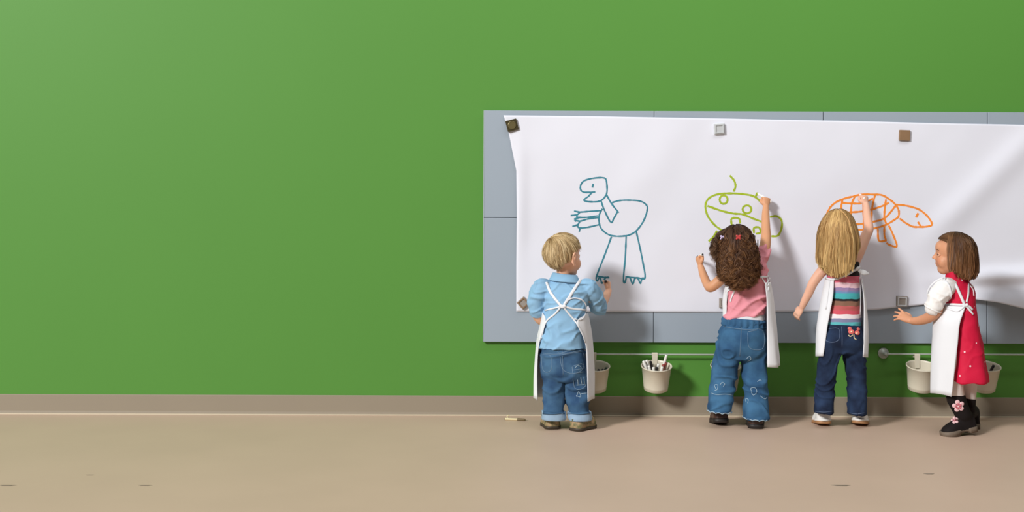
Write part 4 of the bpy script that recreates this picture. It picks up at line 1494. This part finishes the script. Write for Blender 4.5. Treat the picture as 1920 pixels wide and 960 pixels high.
nr = len(roots)
pieces = [cap_shell(H, mk, (112, 78, 60)),
          strands(H, roots, 0.25, 26, flow_part, lambda t: 0.45 if t < .25 else 0.6, 0.8, 0.0009, [(58, 36, 30), (34, 21, 20), (150, 106, 66), (76, 48, 34)], shoulders, rng, offr=(0.02, 0.17), curl=0.0105, curl_len=0.052, curl_from=0.2, wob=0.35, guides=330, conv=0.82, spread=0.0045, zcut=zc, zjit=0.014, extra=fan, clump=26)]
# side tail on the left, lighter loose curls
rl = scalp(H, 1100, lambda q: (q[:, 1] > 0.62) & (q[:, 2] > 0.15) & (q[:, 2] < 0.7) & (q[:, 0] > -0.5), rng)
pieces.append(strands(H, rl, 0.125, 20, lambda q: q + np.array((0, 0.5, -0.3)), lambda t: 0.1 if t < .25 else 0.5, 0.9, 0.0008, [(62, 40, 34), (44, 28, 24), (128, 98, 72), (96, 66, 46)], shoulders, rng, offr=(0.1, 0.3), guides=40, conv=0.9, curl=0.009, curl_len=0.045, curl_from=0.2, wob=0.4, extra=lambda p, t: np.array((-0.05, -0.05, 0.0))))
hr = hair_obj('curly_hair', pieces, M_HAIR2, curly)
BH_ = bvh(hr.data)
M_CLIPP = mat('lilac_clip', (206, 190, 226), rough=0.3, vary=0.1)
M_CLIPR = mat('red_clip', (196, 70, 70), rough=0.3, vary=0.15)
for (x, y, m_, lab) in ((1355, 446, M_CLIPP, 'lilac butterfly hair clip'), (1385, 445, M_CLIPR, 'red butterfly hair clip')):
    q, n_ = on(BVHTree.FromPolygons([v.co for v in bpy.data.objects['curly_hair'].data.vertices[:]], [list(p.vertices) for p in bpy.data.objects['curly_hair'].data.polygons]) if False else BH_, x, y, 0.003, .3)
    k = MB()
    for a_ in (40, 140, 220, 320):
        v_ = Vector((math.cos(RAD(a_)) * 0.008, -0.002, math.sin(RAD(a_)) * 0.008))
        k.ell(q + v_, 0.0075, 0.003, 0.0055, Matrix.Rotation(RAD(-a_), 3, 'Y'), 12, 8)
    k.ell(q, 0.003, 0.004, 0.009, None, 10, 8)
    obj('hair_clip', remesh(k, 0.0012, 1), m_, hr, label=lab)
# pens
gc, _, _, tv = gR
tipp, _ = on(BP, 1419, 362, 0.004)
dirm = (gc - tipp).normalized()
pen(gc + dirm * 0.035, tipp, M_PWHITE, M_PWHITE, 'white marker in the raised hand of the curly haired girl', r=0.0065, tip=M_LIME)
gc = gL[0]
pen(gc + Vector((0.004, -0.035, 0.008)), gc + Vector((-0.006, 0.062, -0.012)), M_PWHITE, M_PBLACK, 'black capped marker in the lowered fist of the curly haired girl', r=0.0065)

# ================================================================== the blonde girl
YD = 0.215
DOFF = 0.055
blon = thing('person', F(1575, 800), 'long haired blonde child in striped top and dark jeans, drawing the turtle', 'person', 'children drawing on the paper')
SKIN3, LID3 = skin_mat('light_skin', (222, 172, 146)), mat('light_skin_lid', (220, 170, 144), rough=0.5, sss=0.1)
H = Head(1572, 434, 0.225, RAD(18), RAD(24), 0, 1.0)
mb = MB()
H.build(mb, ears=False)
torso = [(486, 1552, 1598, YD - .006, .046), (500, 1549, 1608, YD - .004, .058), (520, 1551, 1611, YD, .066), (545, 1555, 1611, YD, .070), (570, 1553, 1611, YD, .072), (595, 1549, 1612, YD, .074), (612, 1547, 1613, YD, .076)]
mb.rows(torso + [(640, 1542, 1618, YD, .07), (660, 1545, 1615, YD, .06)], grow=-0.008)
mb.tube([P(1576, 500, YD), P(1573, 480, YD), P(1571, 455, YD + .004)], [0.033, 0.030, 0.034], n=18)
mb.limb([(1600, 491, .21, 12), (1612, 468, .185, 11), (1624, 441, .15, 9.6), (1629, 428, .135, 8.8), (1626, 405, .108, 7.4), (1624, 384, .085, 5.8)])
mb.limb([(1556, 496, .21, 11.5), (1540, 510, .208, 10), (1525, 530, .20, 9), (1517, 548, .19, 8.2), (1508, 566, .178, 7), (1504, 575, .172, 5.8)])
gR = hand(mb, P(1623.5, 384, .084), (-0.10, 0.25, 1.0), (-0.35, 1, -0.2), True, s=0.9, curl=(62, 74, 50), thumb=0.9)
hand(mb, P(1504, 575, .171), (-0.42, 0.25, -0.75), (0.75, 0.6, -0.2), False, s=0.9, curl=(18, 28, 20), spread=10, thumb=0.4)
mb.limb([(1560, 640, YD, 17), (1552, 690, YD, 14), (1545, 730, .22, 11), (1543, 756, .22, 10)])
mb.limb([(1600, 640, YD, 17), (1605, 690, YD, 14), (1606, 730, .22, 11), (1606, 758, .22, 10)])
obj('body', body_mesh(mb, H), SKIN3, blon)
H.eyes(blon, M_IRISB, mat('light_brow', (160, 126, 86), rough=0.7), LID3)
sb = MB().rows(torso[1:], n=44, sub=6)
sb.limb([(1598, 512, .235, 9), (1603, 498, .225, 8), (1604, 486, .21, 7)])
sb.limb([(1558, 512, .235, 8), (1553, 500, .225, 7), (1554, 488, .21, 6)])
sme = remesh(sb, 0.0038, 4)
displace(sme, cloth_folds(0.003, 5.0, 8, 8, 0.4))
ys = [614, 605, 598, 590, 583, 574, 565, 561, 551, 547, 540, 531, 518, 400]
cs = [(88, 176, 182), (126, 128, 160), (232, 222, 226), (206, 84, 100), (186, 92, 92), (132, 96, 78), (30, 26, 30), (70, 170, 176), (110, 140, 180), (150, 130, 170), (232, 196, 206), (220, 110, 132), (196, 62, 78), (30, 26, 28)]
zs = [P(1580, y, .29).z for y in ys]
cs2 = cs[:12] + [cs[12], cs[13]]
bands = sorted(zip(zs, range(len(zs))))
# band i lies between ys[i] and ys[i+1]; everything above 518 is the black yoke
M_STRIPE = stripe_mat('striped_knit', [zs[i] for i in range(13)] + [zs[12] + 0.10], [cs[0], cs[1], cs[2], cs[3], cs[4], cs[5], cs[6], cs[7], cs[8], cs[9], cs[10], cs[11], cs[13]])
shirt = obj('striped_top', sme, M_STRIPE, blon)
jb = MB()
jb.rows([(607, 1548, 1612, YD, .078), (616, 1545, 1615, YD + .002, .082), (630, 1541, 1619, YD + .004, .086), (645, 1538, 1621, YD + .003, .084), (660, 1538, 1621, YD, .07)], n=40)
jb.rows([(640, 1538, 1581, YD, .072), (655, 1537, 1577, YD, .066), (687, 1533, 1570.5, YD, .056), (722, 1529.5, 1565.5, YD + .004, .05), (752, 1527.5, 1563, .226, .05), (775, 1526, 1562, .232, .052)])
jb.rows([(640, 1577, 1621, YD, .072), (663, 1582, 1622, YD, .064), (700, 1586.5, 1624, YD, .056), (722, 1588.5, 1624, YD + .004, .05), (752, 1590, 1623.5, .226, .05), (777, 1590.5, 1623, .232, .052)])
jme = remesh(jb, 0.004, 4)
displace(jme, denim_folds(0.0055, 33.0))
jeans = obj('dark_jeans', jme, M_DENIM3, blon)
BJ = bvh(jme)
M_ST3 = mat('blue_stitch_thread', (96, 112, 140), rough=0.8, vary=0.1)
stitch('seam_stitching', BJ, [[(1578, 612), (1579, 630), (1579, 650)], [(1528, 771), (1545, 773), (1560, 771)], [(1592, 774), (1606, 776), (1621, 774)]], M_ST3, jeans, w=1.0)
stitch('back_pocket', BJ, [[(1545, 618), (1572, 616), (1573, 636), (1560, 642), (1546, 636), (1545, 620)]], M_ST3, jeans, w=1.0)
M_EMR = mat('coral_embroidery', (224, 110, 104), rough=0.8, vary=0.15, vscale=80)
M_EMW = mat('cream_embroidery', (232, 214, 176), rough=0.8, vary=0.1)
for (cx, cy, rr, m_, nm) in ((1596, 622, 6, M_EMR, 'embroidered_petal'), (1593, 616, 4, M_EMR, 'embroidered_petal'), (1607, 624, 5.5, M_EMR, 'embroidered_petal'), (1609, 617, 4, M_EMR, 'embroidered_petal'), (1596, 622, 2, M_EMW, 'flower_centre'), (1606, 625, 1.8, M_EMW, 'flower_centre')):
    q, n_ = on(BJ, cx, cy, 0.0015 if nm == 'embroidered_petal' else 0.004, .29)
    Rm = n_.to_track_quat('Z', 'Y').to_matrix()
    obj(nm, MB().ell(q, rr * mpp(.28), rr * mpp(.28) * .8, 0.003, Rm, 14, 8), m_, jeans)
for L_ in ([(1591, 628), (1594, 631), (1599, 628)], [(1601, 627), (1602, 634), (1606, 637)]):
    stitch('embroidered_stem', BJ, [L_], M_EMW, jeans, w=1.8)
M_SNEAK = mat('white_canvas', (232, 230, 226), rough=0.7, vary=0.03, bump=0.2, bscale=900)
M_TAN = mat('tan_rubber_sole', (170, 124, 84), rough=0.5, vary=0.1)
M_NAVY = mat('navy_tab', (40, 48, 84), rough=0.6)
for (hp, yaw, pit) in ((F(1542, 798), RAD(84), RAD(8)), (F(1608, 799), RAD(72), RAD(10))):
    sh, T = shoe(blon, hp + Vector((0, -0.036, 0)), yaw, 0.15, 0.080, 0.072, 0.014, M_SNEAK, M_TAN, 'sneaker', pitch=pit)
    obj('foxing_stripe', MB().tube([T @ Vector((0.048 - 0.055 * math.sin(q), 0.036 * math.cos(q), 0.018)) for q in np.linspace(-0.1, math.pi + 0.1, 13)], 0.003, n=8, flat=(0, 0, 1), flat_r=0.006), M_SNEAK, sh)
    obj('heel_tab', MB().tube([T @ Vector((0.012 - 0.012 * math.sin(q), 0.016 * math.cos(q), 0.050)) for q in np.linspace(0.2, math.pi - 0.2, 7)], 0.003, n=8, flat=(0, 0, 1), flat_r=0.007), M_NAVY, sh, label='navy heel tab')
ar = [(522, 1582, 1549, 1615, 1558, 1608, YD, .080, 0), (560, 1582, 1541, 1622, 1554, 1612, YD, .084, 0), (614, 1581, 1533, 1626, 1544, 1612, YD, .090, 0), (667, 1578, 1531, 1623.5, 1538, 1609, YD, .094, 0)]
ap, ame = apron(ar, parent=blon, seed=4.1, wav=0.003)
BS = bvh(sme, ame)
# hair first, the tie lies across its ends
rng = np.random.default_rng(9)
mk = hairline(0.50, 0.02, -0.60, 0.05)
roots = scalp(H, 9000, mk, rng)


def flow_back(q):
    return np.stack([-0.9 * np.clip(q[:, 2] + 0.3, 0, 1), q[:, 1] * 0.35 + 0.25 * np.sign(q[:, 1]) * np.clip(q[:, 0], 0, 1), -0.25 - 1.1 * np.clip(-q[:, 0], 0, 1)], 1)


M_HAIR3 = hair_mat('golden_hair', 0.38)
sho = [(np.array(P(1579, 520, YD)), np.eye(3), np.array((0.085, 0.072, 0.075)))]
zb0 = P(1570, 514, .3).z
xb0 = P(1568, 517, .3).x


def zc(q):
    return zb0 + 11.0 * (q[:, 0] - xb0) ** 2



def gather(p, t):
    e = np.zeros_like(p)
    e[:, 0] = (H.C[0] + 0.004 - p[:, 0]) * (1.3 if t > .45 else -0.3)
    return e


pieces = [cap_shell(H, mk, (150, 112, 66)),
          strands(H, roots, 0.40, 26, flow_back, lambda t: 0.35 if t < .2 else 0.75, 0.8, 0.0008, [(214, 174, 116), (130, 90, 50), (248, 216, 150), (150, 108, 56)], sho, rng, offr=(0.02, 0.10), wob=0.24, zcut=zc, zjit=0.010, extra=gather, clump=24, taper=0.15, guides=240, conv=0.6, spread=0.005)]
hr = hair_obj('long_hair', pieces, M_HAIR3, blon)
bh = bvh(hr.data)
# small pinned-back lock on the crown
obj('pinned_lock', ribbon_mb(bh, [(1574, 393), (1580, 397), (1587, 405), (1592, 414), (1595, 424)], 3.6, thick=0.002, off=0.0, fallback=.25), mat('golden_lock', (196, 152, 98), rough=0.6, vary=0.2, vscale=90, stretch=(1, 1, 3)), hr)
for pts, w in (([(1552, 522), (1563, 523), (1574, 521), (1590, 514), (1604, 506)], 4.0), ([(1606, 504), (1610, 512), (1612, 522)], 4.0), ([(1557, 523), (1554, 545), (1549, 580)], 2.6), ([(1611, 520), (1612, 550), (1612, 590)], 2.6)):
    obj('apron_strap', ribbon_mb(BS, pts, w, thick=0.0016, off=0.009 if w == 4.0 else 0.003, fallback=.29), M_APRON, ap)
c0 = P(1608, 504, .285)
bw = MB()
bw.tube([c0, P(1614, 509, .29), P(1621, 511, .285), P(1629, 513, .27)], [0.005, 0.010, 0.012, 0.004], n=8, flat=(0, -1, 0.2), flat_r=0.0016)
obj('bow_tail', bw, M_APRON, ap)
obj('knot', MB().tube([P(1605, 506, .29), P(1608, 503, .292), P(1612, 501, .288)], [0.006, 0.007, 0.004], n=8), M_APRON, ap)
gc = gR[0]
tipp, _ = on(BP, 1611, 364, 0.004)
dirm = (gc - tipp).normalized()
pen(gc + dirm * 0.03, tipp, M_PWHITE, M_PWHITE, 'white marker in the raised hand of the blonde girl', r=0.0065, tip=M_ORANGE)


# ================================================================== the girl in red
RD4 = 0.385
DOFF = 0.045
red = thing('person', F(1795, 812), 'brown bobbed child in red dress, white sleeves and flowered boots, standing in profile', 'person', 'children drawing on the paper')
SKIN4, LID4 = skin_mat('warm_skin', (206, 148, 114)), mat('warm_skin_lid', (212, 156, 124), rough=0.5, sss=0.1)
H = Head(1788, 479, 0.39, RAD(-67), RAD(0), 0, 0.94)
mb = MB()
H.build(mb, ears=False)
dress = [(519, 1776, 1808, RD4, .044), (530, 1769, 1818, RD4, .058), (545, 1769, 1826, RD4, .068), (562, 1772, 1827, RD4, .072), (574, 1775, 1826, RD4, .074), (600, 1779, 1830, RD4, .082), (640, 1778, 1837, RD4, .096), (677, 1776, 1843, RD4, .108), (713, 1772, 1849, RD4, .118)]
mb.rows(dress[:6] + [(640, 1782, 1832, RD4, .075), (665, 1782, 1830, RD4, .066)], grow=-0.010)
mb.tube([P(1794, 535, RD4), P(1791, 515, RD4), P(1789, 490, RD4)], [0.034, 0.031, 0.034], n=18)
mb.limb([(1772, 541, .41, 12), (1762, 560, .415, 11), (1755, 583, .41, 11), (1742, 595, .38, 10), (1725, 601, .33, 8.6), (1711, 602, .29, 6.8)])
mb.limb([(1812, 544, .35, 10), (1814, 562, .30, 9.5), (1812, 585, .26, 9), (1804, 594, .22, 8), (1796, 594, .18, 7)])
hand(mb, P(1711, 602, .289), (-0.80, 0.50, 0.42), (0.1, 0.75, -0.65), False, s=1.06, curl=(8, 16, 12), spread=22, thumb=0.15, curls=[(-4, 12, 10), (4, 14, 12), (12, 16, 12), (18, 18, 14)])
hand(mb, P(1796, 594, .18), (-0.9, 0.3, 0.1), (0, 0.5, -0.9), True, s=0.95, curl=(15, 20, 15), thumb=0.3)
legN = [(1788, 660, RD4 + .02, 17), (1788, 715, .405, 16), (1791, 735, .405, 14.5), (1797, 752, .40, 12.5), (1802, 765, .395, 11)]
legF = [(1815, 660, RD4 - .03, 16), (1817, 715, .345, 13.5), (1817, 740, .345, 11.5), (1817, 760, .345, 9.5)]
mb.limb(legN)
mb.limb(legF)
obj('body', body_mesh(mb, H), SKIN4, red)
H.eyes(red, M_IRIS, mat('brown_brow', (96, 66, 46), rough=0.7), LID4)
M_TIGHT = mat('white_tights', (226, 216, 210), rough=0.75, vary=0.03, bump=0.2, bscale=900, sss=0.05)
tb = MB()
tb.limb([(a, b, c, r + 1.6) for a, b, c, r in legN])
tb.limb([(a, b, c, r + 1.4) for a, b, c, r in legF])
obj('tights', remesh(tb, 0.004, 3), M_TIGHT, red)
# blouse sleeves
M_BLOUSE = mat('white_cotton', (240, 238, 236), rough=0.8, vary=0.02, bump=0.2, bscale=800, spec=0.2)
for sp, sd in (([(1782, 538, .40, 17), (1771, 541, .412, 18.5), (1762, 553, .42, 18), (1756, 564, .42, 17), (1750.5, 575, .416, 15.5), (1749, 578, .414, 14.5)], 0), ([(1804, 540, .36, 12), (1812, 544, .33, 13), (1814, 556, .30, 12), (1814, 568, .28, 11)], 3)):
    k = MB().limb(sp)
    me = remesh(k, 0.0035, 4)
    displace(me, cloth_folds(0.005, 12.0 + sd, 10, 10, 1.2))
    sl = obj('blouse_sleeve', me, M_BLOUSE, red, label='white short puffed sleeve')
    e = [Vector(P(x, y, d)) for x, y, d, r in sp[-2:]]
    ax = (e[1] - e[0]).normalized()
    q = ax.to_track_quat('Z', 'Y').to_matrix()
    rr = sp[-2][3] * mpp(.4)
    obj('sleeve_band', MB().tube([e[1] + q @ Vector((rr * math.cos(t) * 1.0, rr * math.sin(t) * 1.0, 0)) for t in np.linspace(0, 2 * math.pi, 25)], 0.003, n=8, sub=2, ends=False), M_BLOUSE, sl)
# dress
M_RED = fleck_mat('red_dress_cloth', (204, 18, 60), (244, 214, 220), scale=26, thr=0.11)
db = MB().rows(dress, n=48, sub=6, ex=2.1)
db.tube([P(1793, 528, RD4), P(1792, 516, RD4)], [0.050, 0.043], n=20)
dme = remesh(db, 0.004, 2)


def dress_folds(p):
    z0, z1 = P(1800, 590, RD4).z, P(1800, 713, RD4).z
    t = np.clip((z0 - p[:, 2]) / (z0 - z1), 0, 1)
    ang = np.arctan2(p[:, 1] - P(1806, 640, RD4).y, p[:, 0] - P(1806, 640, RD4).x)
    return 0.0045 * t * np.sin(ang * 9 + 1.2 * np.sin(ang * 2)) + cloth_folds(0.003, 2.0, 9, 9, 0.5)(p)


displace(dme, dress_folds)
dr = obj('red_dress', dme, M_RED, red)
phi = RAD(40)
ar = [(572, 1798, 1768, 1827, 1777, 1826, RD4, .082, phi), (585, 1797, 1761, 1832, 1769, 1831, RD4, .092, phi), (604, 1794, 1754, 1834, 1761, 1833, RD4, .100, phi), (640, 1793, 1752, 1838, 1757.5, 1837, RD4, .106, phi), (677, 1793, 1750, 1842, 1754, 1841, RD4, .110, phi), (737, 1792, 1749, 1842, 1751, 1841, RD4, .112, phi)]
ap, ame = apron(ar, parent=red, seed=0.7, wav=0.003)
BS = bvh(dme)
BS2 = bvh(dme, ame)
for pts, w in (([(1770, 521), (1781, 524), (1791, 533), (1800, 552), (1808, 571)], 5.0), ([(1815.5, 532), (1815, 550), (1812, 567)], 4.0), ([(1773, 571), (1790, 571), (1808, 572)], 4.2), ([(1811, 572), (1817, 575), (1823, 581)], 4.0), ([(1811, 574), (1817, 581), (1824, 590)], 4.0)):
    obj('apron_strap', ribbon_mb(BS, pts, w, thick=0.002, off=0.003, fallback=.44), M_APRON, ap)
obj('apron_strap', ribbon_mb(BS2, [(1773, 576), (1784, 581), (1795, 583.5), (1803, 579), (1809, 573)], 3.6, thick=0.002, off=0.004, fallback=.44), M_APRON, ap)
obj('knot', ribbon_mb(BS, [(1806, 571), (1810, 573), (1814, 571)], 6.5, thick=0.004, off=0.004), M_APRON, ap)
SL = bvh(bpy.data.objects['blouse_sleeve'].data)
sl_me = [c for c in red.children if c.name.startswith('blouse_sleeve')][0].data
BSL = bvh(dme, sl_me)
obj('armhole_piping', ribbon_mb(BSL, [(1765, 524), (1775, 529), (1781, 540), (1783, 553), (1778, 565)], 2.8, thick=0.002, off=0.002, fallback=.44), M_APRON, dr, label='white armhole piping')
obj('armhole_piping', ribbon_mb(BS, [(1819, 536), (1824, 544), (1825.5, 555)], 2.6, thick=0.002, off=0.002, fallback=.4), M_APRON, dr, label='white armhole piping')
bl = MB().tube([P(1768, 521, .42), P(1755, 527, .40), P(1744, 538, .385), P(1739, 550, .375), P(1741, 557, .37)], 0.004, n=8, flat=(0, -1, 0), flat_r=0.0018)
obj('bib_strap_loop', bl, M_APRON, ap)
# boots
M_BOOT = mat('black_suede', (26, 20, 20), rough=0.8, vary=0.2, vscale=60, bump=0.3, bscale=500, spec=0.25)
M_BSOLE = mat('grey_crepe_sole', (112, 98, 84), rough=0.65, vary=0.12, vscale=70)
M_PETAL = mat('pale_pink_felt', (236, 196, 200), rough=0.8, vary=0.08)
M_PETAL2 = mat('rose_felt', (204, 112, 124), rough=0.8, vary=0.1)


def boot(toe, yaw, pitch, shaft, name):
    L_ = 0.160
    dirv = Vector((math.cos(yaw), math.sin(yaw), 0))
    heel = toe - dirv * L_
    heel.z = toe.z = 0
    ball = Vector((L_ * 0.72, 0, 0))
    T = Matrix.Translation(heel) @ Matrix.Rotation(yaw, 4, 'Z') @ Matrix.Translation(ball) @ Matrix.Rotation(pitch, 4, 'Y') @ Matrix.Translation(-ball)
    e = bpy.data.objects.new(name, None)
    e.empty_display_size = 0.02
    COL.objects.link(e)
    e.location = heel
    par_to(e, red)
    st = [(0, .026, .060), (.06, .033, .075), (.25, .034, .078), (.42, .033, .066), (.58, .034, .050), (.75, .036, .038), (.9, .030, .027), (1.0, .014, .012)]
    R = []
    for t, w, h in cr(st, 3):
        R.append([tuple(T @ Vector((t * L_, w * math.cos(q), 0.018 + (h * abs(math.sin(q)) ** .8 if math.sin(q) > 0 else 0.004 * math.sin(q))))) for q in [2 * math.pi * j / 20 for j in range(20)]])
    k = MB().rings(R)
    base_ = [T @ Vector((0.034, 0, 0.03)), T @ Vector((0.040, 0, 0.075))]
    k.tube(base_ + [P(*s[:3]) for s in shaft], [0.034, 0.036] + [s[3] * mpp(.4) for s in shaft], n=20)
    me = remesh(k, 0.0035, 5)
    u = obj('boot_upper', me, M_BOOT, e)
    S = []
    for t, w, z0 in cr([(-.03, .016, 0), (.03, .033, 0), (.22, .035, 0), (.30, .033, 0.010), (.48, .032, .013), (.58, .034, 0.003), (.75, .039, 0), (.92, .033, 0.001), (1.04, .014, .005)], 3):
        S.append([tuple(T @ Vector((t * L_, w * a_, max(0.0005, z0) if b_ < 0 else 0.026))) for a_, b_ in ((-1, -1), (-.5, -1), (0, -1), (.5, -1), (1, -1), (1, 1), (.5, 1), (0, 1), (-.5, 1), (-1, 1))])
    obj('sole', MB().rings(S), M_BSOLE, e, label='thick grey crepe sole')
    return u, me


u1, m1 = boot(F(1768, 817), RAD(192), RAD(9), [(1806, 777, .398, 15), (1799, 762, .40, 16), (1793, 748, .403, 17.5), (1791.5, 745, .404, 17)], 'boot')
u2, m2 = boot(F(1824, 805) + Vector((math.cos(RAD(76)), math.sin(RAD(76)), 0)) * 0.160, RAD(76), 0.0, [(1817, 772, .345, 12), (1816.5, 760, .345, 12.5), (1816.5, 749, .345, 13)], 'boot')
# rim of each shaft
BB = bvh(m1)
for (cx, cy, r_, nm) in ((1797, 761, 7.2, 'big'), (1790.5, 788, 4.6, 'small')):
    for k in range(5):
        a_ = RAD(90 + 72 * k + 14)
        q, n_ = on(BB, cx + r_ * math.cos(a_), cy - r_ * math.sin(a_), 0.0012, .43)
        n_ = (n_ + Vector((0, -0.8, 0))).normalized()
        Rm = n_.to_track_quat('Z', 'Y').to_matrix()
        obj('petal', MB().ell(q, r_ * .62 * mpp(.4), r_ * .62 * mpp(.4), 0.0028, Rm, 14, 8), M_PETAL, u1)
        q, n_ = on(BB, cx + r_ * .55 * math.cos(a_), cy - r_ * .55 * math.sin(a_), 0.0042, .43)
        obj('inner_petal', MB().ell(q, r_ * .34 * mpp(.4), r_ * .34 * mpp(.4), 0.002, Rm, 12, 8), M_PETAL2, u1)
    q, n_ = on(BB, cx, cy, 0.005, .43)
    obj('flower_centre', MB().ell(q, r_ * .3 * mpp(.4), 0.003, r_ * .3 * mpp(.4), None, 12, 8), M_PETAL, u1)
# bobbed hair
rng = np.random.default_rng(13)


def mk4(q):
    base_ = hairline(0.60, 0.14, -0.62, -0.05)(q)
    return base_


roots = scalp(H, 9000, mk4, rng)


def flow_bob(q):
    s_ = np.where(q[:, 1] > -0.1, 1.0, -1.0)
    return np.stack([-0.25 + 0 * q[:, 0], s_ * 0.9, -0.35 + 0 * q[:, 0]], 1)


M_HAIR4 = hair_mat('brown_bob_hair', 0.4)
zx4 = [P(x, y, .40).x for x, y in ((1772, 503), (1780, 510), (1792, 518), (1812, 519), (1836, 513))]
zz4 = [P(x, y, .40).z for x, y in ((1772, 503), (1780, 510), (1792, 518), (1812, 519), (1836, 513))]


def zc4(q):
    return np.interp(q[:, 0], zx4, zz4)



def keep_back(p, t):
    # hair swept behind the cheek
    l = H.local(p)
    e = np.zeros_like(p)
    fwd = H.A[:, 0]
    e += -fwd[None, :] * (np.clip((l[:, 0] - 0.018) * 22, 0, 1.2))[:, None]
    e += fwd[None, :] * (np.clip((-0.05 - l[:, 0]) * 6, 0, 0.5) * (t > 0.55))[:, None]
    return e


neck4 = [(np.array(P(1791, 515, RD4)), np.eye(3), np.array((0.045, 0.045, 0.06)))]
pieces = [cap_shell(H, mk4, (64, 44, 32)),
          strands(H, roots, 0.215, 22, flow_bob, lambda t: 0.35 if t < .2 else 0.6, 0.85, 0.0008, [(92, 68, 44), (52, 36, 26), (168, 116, 76), (88, 56, 36)], neck4, rng, offr=(0.02, 0.22), wob=0.36, zcut=zc4, zjit=0.008, extra=keep_back, clump=26, taper=0.15, guides=230, conv=0.6, spread=0.004)]
hair_obj('bobbed_hair', pieces, M_HAIR4, red)
